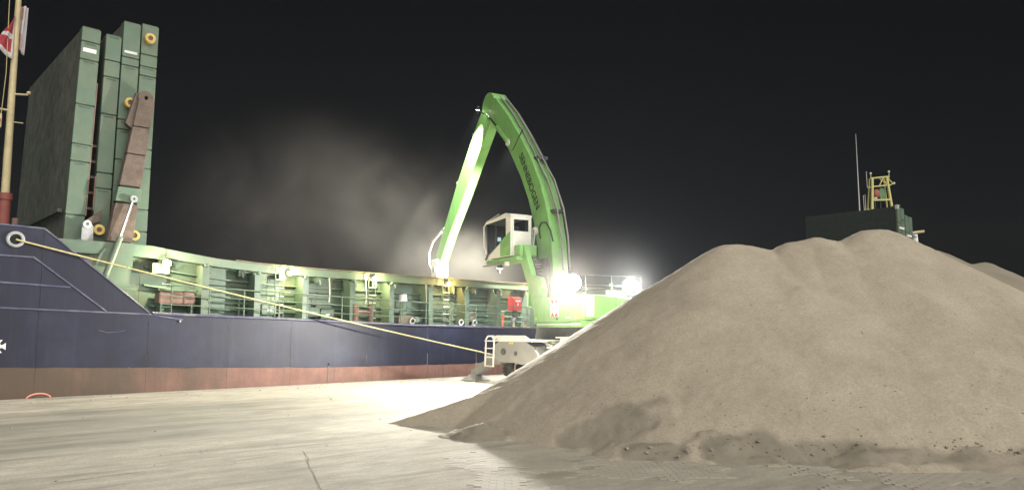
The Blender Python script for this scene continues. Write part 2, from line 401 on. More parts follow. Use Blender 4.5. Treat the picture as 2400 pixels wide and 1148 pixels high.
SLUMP = [(-.6, 14.9, .34, .42), (1.9, 12.7, .30, .5), (2.35, 12.65, .34, .55), (3.25, 12.7, .50, .58), (3.6, 12.55, .44, .62), (4.4, 12.35, .30, .45), (5.4, 12.1, .40, .46), (6.0, 11.9, .32, .42), (7.0, 11.8, .34, .42), (8.2, 11.7, .42, .42)]
BACK = [(12.5, 26, 5.0, .6), (14.4, 26, 4.80, .6), (16, 26, 4.42, .6), (18, 26, 3.8, .6), (20.5, 25.5, 3.0, .6)]
def smax(L, r, f, k=9.0):
    acc = math.exp(k * -.4)
    for cr, cf, cz, s in L: acc += math.exp(k * (cz - s * math.sqrt((r - cr) ** 2 + (f - cf) ** 2 + .04)))
    return math.log(acc) / k
def pile_h(r, f):
    wr = r + .06 * fbm(r * .6, f * .6, 40, 3); wf = f + .06 * fbm(r * .6, f * .6, 50, 3)
    z = ridge_h(wr, wf)
    z2 = smax(SLUMP, wr, wf, 14.0)
    z = max(z, z2 + .03 * fbm(r * 3.2, f * 3.2, 63, 4) + .02 * fbm(r * 11, f * 11, 64, 3))
    e = min(1, max(0, (z + .15) / .6))
    z += e * (.018 * fbm(r * .6, f * .6, 60, 2) + .008 * fbm(r * 2.4, f * 2.4, 65, 3) + .016 * fbm(r * 6, f * 6, 61, 4))
    dm = pile_damp(r, f, z) if z < 1.4 else 0
    z += dm * (.022 * fbm(r * 4.0, f * 4.0, 67, 4) + .03 * fbm(r * 10, f * 10, 68, 3)) - .05 * dm
    lo = min(1, max(0, (1.6 - z) / 1.4)) * e
    z += lo * .03 * max(0, fbm(r * 6, f * 6, 62, 3) - .05)
    return z
def pile_damp(r, f, z):
    k = 0
    for (cr, cf, a, b, s) in ((-.75, 14.55, .55, .75, .9), (1.7, 13.55, .85, .5, .75), (2.2, 12.35, .5, .45, 1), (3.55, 12.2, .55, .5, 1), (4.7, 11.9, .8, .4, .9), (5.9, 11.7, .7, .3, .7), (7.2, 11.35, .8, .3, .5)):
        d = math.hypot((r - cr) / a, (f - cf) / b) + .55 * fbm(r * 1.6, f * 1.6, 80, 4)
        k = max(k, s * max(0, min(1, (1.15 - d) * 4)))
    return min(.9, .8 * k + .35 * max(0, fbm(r * .7, f * .7, 90, 4) - .15))
def sand_grid(name, hf, r0, r1, f0, f1, st, df):
    rs = frange(r0, r1, st); fs_ = frange(f0, f1, st); n = len(rs)
    H = [[hf(r, f) for r in rs] for f in fs_]; idx = {}; vs = []; at = []
    for j, f in enumerate(fs_):
        for i, r in enumerate(rs):
            if H[j][i] > -.12:
                idx[(i, j)] = len(vs); x, y = to_world(r, f); vs.append((x, y, max(H[j][i], -.10))); at.append(df(r, f, H[j][i]))
    F = []
    for j in range(len(fs_) - 1):
        for i in range(n - 1):
            q = [(i, j), (i, j + 1), (i + 1, j + 1), (i + 1, j)]
            if all(c in idx for c in q): F.append([idx[c] for c in q][::-1])
    me = bpy.data.meshes.new(name); me.from_pydata(vs, [], F); me.polygons.foreach_set('use_smooth', [True] * len(F))
    bm = bmesh.new(); bm.from_mesh(me); bmesh.ops.recalc_face_normals(bm, faces=bm.faces)
    bm.faces.ensure_lookup_table()
    if sum(fc.normal.z for fc in bm.faces) < 0: bmesh.ops.reverse_faces(bm, faces=bm.faces)
    bm.to_mesh(me); bm.free()
    a = me.attributes.new('dark_mix', 'FLOAT', 'POINT'); a.data.foreach_set('value', at)
    me.materials.append(MATS['pile_sand']); o = bpy.data.objects.new(name, me); COL.objects.link(o)
    return o
o = sand_grid('sand_pile', pile_h, -3.6, 20.5, 10.0, 26.2, .06, pile_damp)
tag(o, 'large tan sand pile heaped on the quay in the foreground', 'sand pile', group='sand piles on the quay')
o = sand_grid('sand_pile', lambda r, f: smax(BACK, r, f) + .08 * fbm(r * .9, f * .9, 70, 4), 5, 30, 18.5, 34.5, .12, lambda r, f, z: .75 + .2 * fbm(r, f, 3))  # near-constant darkening: shade on the back pile put into its colour
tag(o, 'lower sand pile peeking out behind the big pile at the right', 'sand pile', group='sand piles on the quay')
# clods of caked sand on the pile and on the apron
cl = MB()
def clod(x, y, z, s):
    n = 5; o_ = len(cl.v); M = Matrix.Rotation(random.random() * 6, 3, 'Z')
    for i in range(4):
        for k in range(n):
            t = math.pi * (i + .5) / 4; a = 2 * math.pi * k / n; q = s * random.uniform(.65, 1.2)
            p = M @ Vector((q * 1.3 * math.sin(t) * math.cos(a), q * math.sin(t) * math.sin(a), q * .75 * math.cos(t)))
            cl.v.append(Vector((x, y, z)) + p)
    for i in range(3):
        for k in range(n): cl.f.append([o_ + i * n + k, o_ + (i + 1) * n + k, o_ + (i + 1) * n + (k + 1) % n, o_ + i * n + (k + 1) % n]); cl.s.append(False)
    cl.f.append([o_ + k for k in range(n)]); cl.s.append(False)
rnd = random.Random(3)
for i in range(4200):
    r = rnd.uniform(1.2, 11.5); f = rnd.uniform(10.8, 16.0)
    z = ridge_h(r, f)
    dens = .25 + 1.4 * fbm(r * .9, f * .9, 100, 3)
    if z < .02 or z > 2.6 or rnd.random() > dens * max(.12, 1 - z / 2.2): continue
    z = pile_h(r, f); x, y = to_world(r, f); clod(x, y, z + .002, rnd.choice((.005, .006, .006, .007, .008, .009, .010, .013, .018)))
for i in range(150):
    r = rnd.uniform(1.8, 11); a = rnd.uniform(-.1, .35); f = 12.6 - (r - 1) * .10 - a
    x, y = to_world(r, f); z = max(ground_z(x, y), pile_h(r, f)); clod(x, y, z + .006, rnd.choice((.008, .010, .012, .015, .02, .034)))
for i in range(260):
    x = rnd.uniform(0, 20); y = rnd.choice((rnd.uniform(-1.6, .2), rnd.uniform(-16, -2)))
    clod(x, y, ground_z(x, y) + .004, rnd.choice((.006, .008, .010, .014, .022)) * (1 if y < -2 else 1.6))
o = cl.build('sand_clods', mat('clod', (.31, .27, .21), .95, var=.3, bump=.4)); tag(o, 'small clods of caked sand strewn over pile foot and quay', kind='stuff')

# ------------------------------------------------------------------ the ship
SHIP = root('cargo_ship', (40, 7.4, -2.2), 'navy blue and green coaster moored along the quay with folded hatch covers', 'ship')
HY, CY = .9, 7.4
DECK = [(-9, 2.75), (8.2, 2.57), (10.2, 2.5), (13.6, 2.41), (18.6, 2.22), (25.3, 2.12), (30, 2.04), (60, 2.0), (96, 2.3)]
REDL = [(-9, 1.1), (4.1, .91), (9, .75), (14.5, .58), (19.5, .53), (22, .51), (96, .40)]
zdeck = lambda x: lerp_table(DECK, x)
zred = lambda x: lerp_table(REDL, x) + .022 * fbm(x * 1.3, 8.0, 2.0, 4)
def ztop(x): return 5.11 + .03 * (5.02 - x) if x < 5.02 else (5.11 + (2.57 - 5.11) * (x - 5.02) / (8.2 - 5.02) if x < 8.2 else zdeck(x))
def hull_off(x, z):           # how far the side has come in from the parallel body
    if x > 84: return min(6.4, 3.2 * ((x - 84) / 13) ** 2)
    if x >= 3.0: return 0
    t = (3.0 - x) / (10.2 + .35 * z); return 6.5 * min(1, t) ** 2.0
def shell(name, x0, x1, zl, zh, m, side=-1, dx=.35, nz=8, dent=.006, seed=0.0, off=0.0):
    xs = frange(x0, x1, dx); b = MB(); nzz = nz + 1; vs = []
    for x in xs:
        for k in range(nzz):
            z = zl(x) + (zh(x) - zl(x)) * k / nz
            d = hull_off(x, z) - dent * fbm(x * .5, z * .9, 3.0 if side < 0 else 9.0, 3) - off
            vs.append((x, (HY + d) if side < 0 else (2 * CY - HY - d), z))
    fs = [(i * nzz + k, (i + 1) * nzz + k, (i + 1) * nzz + k + 1, i * nzz + k + 1) for i in range(len(xs) - 1) for k in range(nz)]
    b.add(vs, fs, True)
    return b.build(name, m, SHIP)
edges = [2.9, 5.02, 8.2, 10.9, 13.3, 16.6, 19.6, 22.3, 25.8, 29.0, 33, 38, 44, 52, 60, 72, 84]
for i, (a, c) in enumerate(zip(edges, edges[1:])):
    sh = shell('hull_plate', a + .004, c - .004, lambda x: zred(x) + .004, lambda x: ztop(x), 'navy', -1, .3, 8, .012, i * 3.1, random.uniform(0, .004))
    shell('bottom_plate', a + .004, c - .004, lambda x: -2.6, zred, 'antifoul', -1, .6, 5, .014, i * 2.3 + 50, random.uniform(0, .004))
shell('bow_side', -7.6, 2.896, lambda x: zred(x) + .004, ztop, 'navy', -1, .4, 8)
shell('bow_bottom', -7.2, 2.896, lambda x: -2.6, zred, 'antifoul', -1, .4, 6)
shell('hull_side', -7.6, 97, lambda x: -2.6, ztop, 'navy', 1, 1.2, 6)
shell('stern_side', 84.004, 97, lambda x: -2.6, zdeck, 'navy', -1, .8, 6)
# decks
b = MB(); xs = frange(8.0, 97, 1.0)
vs = []; fs = []
for x in xs:
    for y in (HY + .03 + hull_off(x, 2), 2.44): vs.append((x, min(y, 2.45), zdeck(x) - .03))
fs = [(2 * i, 2 * i + 2, 2 * i + 3, 2 * i + 1) for i in range(len(xs) - 1)]
b.add(vs, fs).build('side_deck', 'ship_green_dark', SHIP)
b = MB(); vs = []
for x in xs: vs += [(x, 2 * CY - 2.44, zdeck(x) - .03), (x, 2 * CY - HY - .03 - hull_off(x, 2), zdeck(x) - .03)]
b.add(vs, fs).build('side_deck', 'ship_green_dark', SHIP)
xs = frange(-7.4, 5.4, .4); b = MB(); vs = []
for x in xs: vs += [(x, HY + .03 + hull_off(x, 4.0), 3.9), (x, 2 * CY - HY - .03 - hull_off(x, 4.0), 3.9)]
b.add(vs, [(2 * i, 2 * i + 2, 2 * i + 3, 2 * i + 1) for i in range(len(xs) - 1)]).build('forecastle_deck', 'ship_green_dark', SHIP)
MB().box(5.35, 5.4, HY + .05, 2 * CY - HY - .05, 2.4, 3.88).build('forecastle_bulkhead', 'ship_green_dark', SHIP)
MB().box(79, 96.5, 2.46, 2 * CY - 2.46, 2.0, 2.25).build('aft_deck', 'ship_green_dark', SHIP)
# cap rail on the bulwark, rub rails, gunwale
MB().path([(x, HY - .005 + hull_off(x, 5), ztop(x) + .015) for x in (-6, -3, 0, 2, 3, 4, 5.0, 5.05, 6, 7.2, 8.2)], .035).build('cap_rail', 'navy_rail', SHIP)
for pts in (((3.0, 4.24), (4.78, 4.22), (6.9, 2.6)), ((3.0, 3.47), (5.83, 3.34)), ((3.0, 2.70), (8.2, 2.53), (9.3, 2.36))):
    MB().path([(x, HY - .012, z) for x, z in pts], .032).build('rub_rail', 'navy_rail', SHIP)
MB().path([(x, HY - .03, zdeck(x) + .0) for x in frange(8.3, 84, 1.2)], .05).build('gunwale_bar', 'navy_rail', SHIP)
# fairlead; a black disc stands in for the shade in its hole
fl = MB().ring((4.27, HY - .03, 4.73), (0, 1, 0), .25, .15, .12, 28).build('fairlead', 'steel_grey', SHIP, bevel=.03)
MB().tube((4.27, HY - .035, 4.73), (4.27, HY + .0, 4.73), .16, n=24).build('hole_disc', 'dark_hole', fl)
# white cross emblem on the bow
cx, cz, q = 4.03, 1.53, .19
cr = []
for k in range(4):
    a = math.pi / 2 * k
    for (u, v) in ((.05, .05), (.04, .10), (.105, .19), (-.105, .19), (-.04, .10)):
        cr.append((cx + (u * math.cos(a) - v * math.sin(a)), cz + (u * math.sin(a) + v * math.cos(a))))
MB().prism(cr, HY - .026, HY - .018).build('emblem', 'white_mark', SHIP)
MB().path([(6.7, HY - .03, 2.0), (6.95, HY - .03, 1.93), (7.25, HY - .03, 1.95), (7.5, HY - .03, 2.0)], .012).build('scrape_mark', 'navy_rail', SHIP)
MB().ball((9.2, HY - .06, 2.31), .035, 8).build('lamp_stub', 'white_mark', SHIP)
MB().tube((14.9, HY - .03, .70), (14.9, HY + .02, .70), .045).build('drain_hole', 'dark_hole', SHIP)
MB().box(14.87, 14.93, HY - .02, HY - .012, -.2, .62).build('drain_stain', 'rusty_brown', SHIP)

# hatch coaming
CT = [(5.4, 5.0), (8.4, 4.98), (9.3, 4.86), (10.8, 4.67), (12.5, 4.55), (14.3, 4.49), (16.2, 4.46), (19.3, 4.40), (23, 4.36), (27, 4.35), (80, 4.3)]
ztc = lambda x: lerp_table(CT, x)
def ribbon(name, xs, y0, y1, zl, zh, m, bevel=0):
    b = MB(); vs = []
    for x in xs: vs += [(x, y0, zl(x)), (x, y1, zl(x)), (x, y1, zh(x)), (x, y0, zh(x))]
    n = len(xs); fs = [(i * 4 + k, i * 4 + (k + 1) % 4, i * 4 + 4 + (k + 1) % 4, i * 4 + 4 + k) for i in range(n - 1) for k in range(4)]
    fs += [(3, 2, 1, 0), tuple((n - 1) * 4 + k for k in range(4))]
    b.add(vs, fs); return b.build(name, m, SHIP, bevel=bevel)
STX = [10.25, 12.2, 14.15, 16.25, 18.15, 20.2, 22.25, 24.2, 26.4, 28.5, 30.5, 32.5]
cxs = [5.5, 8.3] + STX + [38, 45, 55, 65, 72]
for a, c in zip(cxs, cxs[1:]):
    ribbon('coaming_plate', frange(a + .004, c - .004, 1.0), 2.45, 2.50, lambda x: zdeck(x) - .04, lambda x: ztc(x) - .30, 'ship_green')
ribbon('coaming_top', frange(9.0, 72, .9), 1.98, 2.62, lambda x: ztc(x) - .34, lambda x: ztc(x) - .03, 'ship_green', .015)
ribbon('top_flange', frange(11.5, 72, .9), 1.93, 2.66, lambda x: ztc(x) - .026, lambda x: ztc(x) + .012, 'rail_dusty')
ribbon('coaming_top', frange(5.5, 8.99, .5), 1.99, 2.63, lambda x: ztc(x) - .45, lambda x: ztc(x) - .02, 'ship_green', .015)
ribbon('coaming_top', frange(5.5, 72, 1.5), 2 * CY - 2.62, 2 * CY - 1.98, lambda x: ztc(x) - .34, lambda x: ztc(x), 'ship_green')
ribbon('coaming_plate', frange(5.5, 72, 3), 2 * CY - 2.5, 2 * CY - 2.45, lambda x: zdeck(x) - .04, lambda x: ztc(x) - .345, 'ship_green')
MB().box(5.44, 5.49, 2.0, 2 * CY - 2.0, 2.4, 4.9).build('coaming_end', 'ship_green_dark', SHIP)
MB().box(72.01, 72.06, 2.0, 2 * CY - 2.0, 1.9, 4.3).build('coaming_end', 'ship_green', SHIP)
MB().box(5.6, 72, 2.55, 2 * CY - 2.55, -2.0, -1.6).build('hold_floor', 'rusty_brown', SHIP)
o = grid('hold_cargo', frange(9.5, 71.5, 1.0), frange(2.6, 2 * CY - 2.6, .8), lambda x, y: .6 + .7 * fbm(x * .2, y * .2, 5) - 1.0 * math.exp(-((x - 24) ** 2 + (y - 7) ** 2) / 12), 'sand_cargo')
for v in o.data.vertices: v.co -= SHIP.location
o.parent = SHIP
# horizontal stiffeners, stays, pipes along the coaming
for dz, h in ((-.78, .05), (-1.42, .05)):
    ribbon('stiffener', frange(8.4, 72, 1.5), 2.28, 2.445, lambda x: ztc(x) + dz, lambda x: ztc(x) + dz + h, 'ship_green')
for i, x in enumerate(STX):
    zd, zt = zdeck(x) - .03, ztc(x) - .345
    y_out = 1.52
    st = MB().prism([(2.44, zd), (y_out + .012, zd), (y_out + .012, zt - .35 if i < 6 else zt - .8), (1.95, zt - .03), (2.44, zt - .03)], x - .012, x + .012, 0).build('coaming_stay', 'ship_green', SHIP)
    MB().box(x - .125, x + .125, y_out - .012, y_out + .011, zd, zt - .12).build('stay_flange', 'ship_green', st, bevel=.006)
    MB().ball((x, y_out - .03, zt - .08), .075, 8, (1.2, 1, 1)).build('stay_head', 'ship_green', st)
r2 = random.Random(11)
x = 8.9
while x < 33:
    h = r2.uniform(.25, .5)
    if all(abs(x - s) > .22 for s in STX):
        MB().box(x - .03, x + .03, 2.2, 2.447, zdeck(x) + .02, ztc(x) - 1.45).build('rib', 'ship_green', SHIP)
        c_ = MB().box(x - .13, x + .13, 2.02, 2.30, ztc(x) - .36 - h * .6, ztc(x) - .362).build('cleat', 'ship_green_dark', SHIP)
        MB().tube((x, 2.0, ztc(x) - .45), (x, 1.93, ztc(x) - .45 - h * .5), .02).build('cleat_pin', 'steel_grey', c_)
    x += r2.choice((1.0, 1.3, 1.6))
MB().path([(x, 2.30, zdeck(x) + .55) for x in frange(8.6, 34, 1)], .035).build('deck_pipe', 'ship_green', SHIP)
MB().path([(x, 2.34, zdeck(x) + .30) for x in frange(8.6, 34, 1)], .05).build('deck_pipe', 'ship_green_dark', SHIP)
MB().path([(x, 2.30, ztc(x) - 1.0 - .03 * math.sin(x * 2)) for x in frange(9, 34, .5)], .018).build('cable', 'hose_black', SHIP)
# ladders up the coaming
for x in (13.2, 17.35, 21.25, 26.75):
    ld = MB()
    for s in (-.17, .17): ld.tube((x + s, 1.78, zdeck(x)), (x + s, 1.84, ztc(x) - .02), .018)
    ld = ld.build('ladder', 'ship_green', SHIP)
    z = zdeck(x) + .25
    while z < ztc(x) - .1:
        MB().box(x - .16, x + .16, 1.765, 1.80, z - .014, z + .014).build('rung', 'white_mark', ld); z += .32
# deck railing
RX = [8.95, 10.25, 11.5, 12.85, 14.0, 15.5, 16.9, 18.3, 19.6, 21.0, 22.4, 24.3, 25.6, 27, 28.5, 30, 31.5, 33]
for x in RX: MB().tube((x, 1.04, zdeck(x) - .03), (x, 1.04, zdeck(x) + 1.0), .022, n=8).build('rail_post', 'ship_green', SHIP)
for dz, rr in ((1.0, .022), (.66, .014), (.34, .014)):
    MB().path([(x, 1.04, zdeck(x) + dz - (.012 if i % 2 else 0)) for i, x in enumerate(frange(8.6, 33, .65))], rr, 8).build('rail', 'ship_green', SHIP)
# deck fittings
def bitts(x):
    t = MB().box(x - .55, x + .55, 1.25, 1.75, zdeck(x) - .02, zdeck(x) + .05).build('mooring_bitts', 'rust_pink', SHIP)
    for s in (-.36, .36): MB().tube((x + s, 1.5, zdeck(x) + .05), (x + s, 1.5, zdeck(x) + .78), .12, .13, 16).build('post', 'rust_pink', t)
    MB().tube((x - .36, 1.5, zdeck(x) + .45), (x + .36, 1.5, zdeck(x) + .45), .08, n=12).build('crossbar', 'rust_pink', t)
bitts(16.75)
def vent(x, h, m='white_mark'):
    t = MB().tube((x, 1.95, zdeck(x)), (x, 1.95, zdeck(x) + h), .12, n=14).build('vent', 'ship_green', SHIP)
    MB().tube((x, 1.95, zdeck(x) + h - .02), (x, 1.95, zdeck(x) + h + .30), .20, .17, 16).build('vent_head', m, t)
    MB().box(x - .36, x + .36, 1.7, 2.2, zdeck(x) - .01, zdeck(x) + .45).build('vent_base', 'rail_dusty', t)
vent(19.0, 1.05); 
wb = MB().box(8.75, 10.0, 1.7, 2.2, zdeck(9) + .38, zdeck(9) + .82).build('deck_locker', 'rust_pink', SHIP, bevel=.05)
MB().box(8.7, 10.05, 1.66, 2.24, zdeck(9) + .83, zdeck(9) + .88).build('lid', 'ship_green', wb)
for s in (8.85, 9.9): MB().box(s - .04, s + .04, 1.75, 2.15, zdeck(9) - .02, zdeck(9) + .38).build('leg', 'ship_green_dark', wb)
wb = MB().box(8.55, 9.15, 1.95, 2.25, 3.98, 4.35).build('junction_box', 'ship_green', SHIP, bevel=.02)
for (x, z, s, m) in ((12.9, .35, .3, 'ship_green'), (14.75, .35, .3, 'ship_green_dark'), (15.4, .3, .3, 'ship_green_dark'), (19.9, .25, .2, 'ship_green'), (22.9, .45, .32, 'rail_dusty'), (24.7, .6, .3, 'ship_green')):
    t = MB().box(x - s, x + s, 2.0, 2.27, zdeck(x) + z - s * .6, zdeck(x) + z + s * .7).build('equipment_box', m, SHIP, bevel=.02)
    MB().box(x - s * .3, x + s * .3, 1.985, 1.999, zdeck(x) + z - .03, zdeck(x) + z + .03).build('box_latch', 'steel_grey', t)
for x in (15.35, 17.05, 20.15): MB().path([(x, 1.85, ztc(x) - .35), (x + .03, 1.82, ztc(x) - 1.0), (x - .02, 1.8, ztc(x) - 1.35)], .02).build('hanging_strap', 'white_mark', SHIP)
for x in (18.95 + .35, 22.0, 21.9 + .9):
    v = MB().tube((x, 1.7, zdeck(x)), (x, 1.7, zdeck(x) + .2), .05).build('valve', 'ship_green', SHIP)
    MB().ring((x, 1.62, zdeck(x) + .2), (0, 1, .2), .14, .10, .03, 16).build('handwheel', 'white_mark', v)
# red equipment box on a stand, red post, roller fairlead
fb = MB().prism([(1.30, 2.95), (1.72, 2.95), (1.72, 3.62), (1.42, 3.62), (1.30, 3.52)], 24.95, 25.5, 0).build('fire_box', 'signal_red', SHIP, bevel=.02)
MB().box(25.08, 25.40, 1.285, 1.297, 3.38, 3.45).build('text_strip', 'white_paint', fb)
text_mesh('letter', 'F', .17, Matrix.Translation((25.24, 1.292, 3.24)) @ Matrix.Rotation(R_(90), 4, 'X'), 'white_paint', fb, bold=.006)
MB().box(25.13, 25.33, 1.45, 1.62, 2.1, 2.95).build('stand', 'ship_green_dark', fb)
MB().tube((24.3, 1.35, 2.1), (24.3, 1.35, 2.75), .075, n=14).build('hydrant', 'orange_red', SHIP)
for x in (25.0, 25.75):
    t = MB().tube((x, 1.35, 2.1), (x, 1.35, 2.42), .09, .05, 14).build('roller_fairlead', 'mast_cream', SHIP)
    MB().tube((x, 1.35, 2.42), (x, 1.35, 2.62), .15, .12, 16).build('roller', 'steel_grey', t)
# deck lamps under the coaming top
for (x, y, z, col, pw, em, s) in ((8.98, 1.72, 4.34, (1, .88, .60), 210, 'deck_lamp_warm', .14), (13.6, 1.70, 4.22, (1, .90, .50), 120, 'deck_lamp_warm', .095),
                               (17.45, 1.70, 4.17, (1, .88, .48), 120, 'deck_lamp_warm', .095), (21.42, 1.70, 4.13, (1, .58, .18), 90, 'deck_lamp_orange', .09),
                               (26.9, 1.62, 4.06, (1, .80, .36), 130, 'deck_lamp_warm', .15)):
    t = MB().box(x - .10, x + .10, y + .10, y + .26, z - .07, z + .09).build('deck_lamp', 'white_mark', SHIP, bevel=.01)
    MB().tube((x, y + .2, z + .09), (x, 2.2, z + .16), .02).build('bracket', 'ship_green', t)
    MB().ball((x, y + .06, z), s, 12, (1, .8, .9)).build('lens', em, t)
    lamp('deck_light', 'POINT', (x, y - .09, z - .04), pw, col, t, size=.06)
MB().box(26.75, 27.1, 1.75, 2.0, 3.45, 3.95).build('lamp_backboard', 'orange_red', SHIP)

# folded hatch covers, forward stack
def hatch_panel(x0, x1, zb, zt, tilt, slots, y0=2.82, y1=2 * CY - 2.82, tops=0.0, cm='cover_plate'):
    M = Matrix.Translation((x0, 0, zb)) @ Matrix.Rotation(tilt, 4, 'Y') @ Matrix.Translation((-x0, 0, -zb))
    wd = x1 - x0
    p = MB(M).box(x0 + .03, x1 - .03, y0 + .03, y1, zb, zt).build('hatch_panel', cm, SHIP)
    zz = [zb - .01] + slots + [zt + .01]
    for a, c in zip(zz, zz[1:]):
        MB(M).box(x0, x1, y0 - .02 - random.uniform(0, .008), y0 + .16, a + .022, c - .022).build('edge_plate', 'ship_green', p, bevel=.012)
        if random.random() < .6:
            q = MB(M).box(x0 + wd * .2, x0 + wd * .8, y0 - .045, y0 - .021, c - .10, c - .06); q.build('bracket', 'ship_green_dark', p)
    MB(M).box(x0 + .02, x1 - .02, y0 + .05, y0 + .5, zt + .012, zt + .05 + tops).build('top_cap', 'ship_green', p, bevel=.01)
    return p, M
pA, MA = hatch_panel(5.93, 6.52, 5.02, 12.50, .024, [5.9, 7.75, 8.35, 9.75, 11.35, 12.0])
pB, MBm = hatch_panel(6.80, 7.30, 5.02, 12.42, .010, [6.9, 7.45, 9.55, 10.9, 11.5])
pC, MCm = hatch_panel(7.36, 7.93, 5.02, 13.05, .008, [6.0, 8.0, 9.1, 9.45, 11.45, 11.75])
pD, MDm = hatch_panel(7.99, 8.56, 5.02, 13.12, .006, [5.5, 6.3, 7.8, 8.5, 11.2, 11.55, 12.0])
MB(MA).box(6.0, 6.42, 2.775, 2.795, 11.62, 11.76).build('white_plate', 'white_paint', pA)
MB(MCm).box(7.42, 7.85, 2.775, 2.795, 11.9, 11.99).build('white_plate', 'white_mark', pC)
MB(MA).box(6.525, 6.56, 2.80, 2.9, 5.9, 10.6).build('seal_strip', 'rust_pink', pA)
MB(MBm).box(6.76, 6.795, 2.80, 2.9, 6.1, 7.3).build('seal_strip', 'rust_pink', pB)
for k in range(6): MB().box(6.55, 6.82, 3.0, 3.25, 5.6 + k * .55, 5.68 + k * .55).build('hinge_web', 'rusty_brown', pB)
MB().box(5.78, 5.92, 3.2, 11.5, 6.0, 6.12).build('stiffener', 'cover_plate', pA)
def roller(x, z, par, y=2.62):
    t = MB().ring((x, y, z), (0, 1, 0), .185, .085, .20, 28).build('roller', 'roller_yellow', par, bevel=.02)
    MB().tube((x, y - .06, z), (x, 2.83, z), .088, n=16).build('axle', 'rusty_brown', t)
roller(8.26, 12.56, pD); roller(7.69, 10.02, pC, 2.55); roller(8.08, 5.32, pD); roller(6.95, 5.42, pB)
# lifting arm with its hydraulic cylinder
def armx(z): t = (z - 5.0) / 5.1; return 7.50 + .63 * t, .40 - .14 * t
arm = None
zs = [5.02, 6.35, 6.42, 6.92, 6.98, 8.1, 8.14, 9.1, 9.14, 10.12]
for i, (a, c) in enumerate(zip(zs, zs[1:])):
    (xa, wa), (xc, wc) = armx(a), armx(c)
    gap = (c - a) < .08; band = i == 2
    k = .03 if band else (-.03 if gap else 0)
    q = MB().prism([(xa - wa - k, a), (xa + wa + k, a), (xc + wc + k, c), (xc - wc - k, c)], 2.12 - k, 2.50 + k)
    if arm is None: arm = q.build('lifting_arm', 'rusty_brown', SHIP, bevel=.015)
    else: q.build('clamp_band' if band else ('joint' if gap else 'arm_section'), 'ship_green' if band else ('dark_hole' if gap else 'rusty_brown'), arm, bevel=.012)
MB().ring((8.1, 2.3, 10.2), (0, 1, 0), .26, .07, .34, 24).build('pivot_eye', 'rusty_brown', arm, bevel=.02)
MB().prism([(7.5, 9.2), (7.75, 9.0), (8.1, 10.3), (7.8, 10.35)], 2.2, 2.46).build('gusset', 'rusty_brown', arm)
cy = MB().tube((7.44, 1.84, 5.15), (6.95, 1.76, 3.55), .10, n=16).build('hydraulic_cylinder', 'ship_green', SHIP)
MB().tube((7.80, 1.90, 6.45), (7.43, 1.84, 5.12), .055, n=16).build('piston_rod', 'chrome', cy)
MB().ring((7.81, 1.90, 6.5), (0, 1, 0), .12, .04, .14, 18).build('rod_eye', 'steel_grey', cy)
# lug plate and curved bracket at the foot of the stack
lg = MB().prism([(6.35, 3.95), (6.75, 3.95), (6.72, 5.5), (6.55, 5.72), (6.38, 5.6)], 2.35, 2.42).build('hinge_plate', 'steel_grey', SHIP)
MB().ring((6.52, 2.33, 5.55), (0, 1, 0), .13, .06, .08, 18).build('eye', 'white_mark', lg)
MB().prism([(6.52, 5.5), (7.0, 5.75), (7.0, 6.1), (6.5, 5.7)], 2.5, 2.75).build('link_arm', 'rusty_brown', lg)
qp = [(6.75, 4.15)] + [(7.55 - .78 * math.cos(a), 4.15 + .82 * math.sin(a)) for a in [R_(k) for k in range(10, 91, 16)]] + [(7.9, 4.97), (7.9, 4.15)]
MB().prism(qp, 1.92, 1.975).build('quadrant_plate', 'ship_green', SHIP)

# aft stack of hatch covers
a1, _ = hatch_panel(75.4, 76.15, 4.6, 13.70, 0, [6.5, 8.2, 9.9, 11.2, 12.2], tops=.05, cm='cover_aft_shaded')
a2, _ = hatch_panel(76.25, 77.0, 4.6, 13.62, 0, [6.5, 8.2, 10.6, 11.6, 12.5], cm='cover_aft_shaded')
a3, _ = hatch_panel(77.15, 77.95, 4.6, 12.98, 0, [6.5, 9.4, 10.2, 11.4], tops=.05, cm='cover_aft_shaded')
a4, _ = hatch_panel(78.05, 78.85, 4.6, 12.95, 0, [6.5, 8.8, 10.0, 11.2], cm='cover_aft_shaded')
MB().box(75.5, 76.6, 2.70, 2.78, 11.55, 11.75).build('white_plate', 'white_paint', a1)
MB().box(77.25, 78.3, 2.70, 2.78, 10.95, 11.15).build('white_plate', 'white_paint', a3)
MB().box(75.3, 75.5, 2.70, 2.95, 13.45, 13.85).build('corner_post', 'white_mark', a1)
MB().box(78.6, 79.3, 2.6, 2.78, 11.0, 11.14).build('catch_arm', 'steel_grey', a4)
# deckhouse, radar mast, antennas
dh = MB().box(80.5, 87, 7.4, 2 * CY - 2.6, 2.25, 14.3).build('deckhouse', 'ship_green_dark', SHIP, bevel=.05)
for k in range(6):
    y = 7.7 + k * .72; wn = MB().box(80.44, 80.49, y, y + .55, 12.7, 13.6).build('window', 'dark_hole', dh)
MB().box(80.6, 82.2, 2.9, 7.38, 10.0, 10.3).build('bridge_wing', 'ship_green_dark', SHIP)
RM = Matrix.Translation((84.2, 8.0, 14.3)) @ Matrix.Rotation(rz, 4, 'Z')
mb = MB(RM)
rm = None
for s in (-1, 1):
    for d in (-.55, .55):
        q = MB(RM).tube((s * 1.12, d, 0), (s * .78, d * .6, 4.05), .17 if d < 0 else .10, .14 if d < 0 else .08, n=12)
        if rm is None: rm = q.build('radar_mast', 'mast_yellow', SHIP)
        else: q.build('mast_leg', 'mast_yellow', rm)
def bar(name, p, q, r=.08, m='mast_yellow'): return MB(RM).tube(p, q, r, n=10).build(name, m, rm)
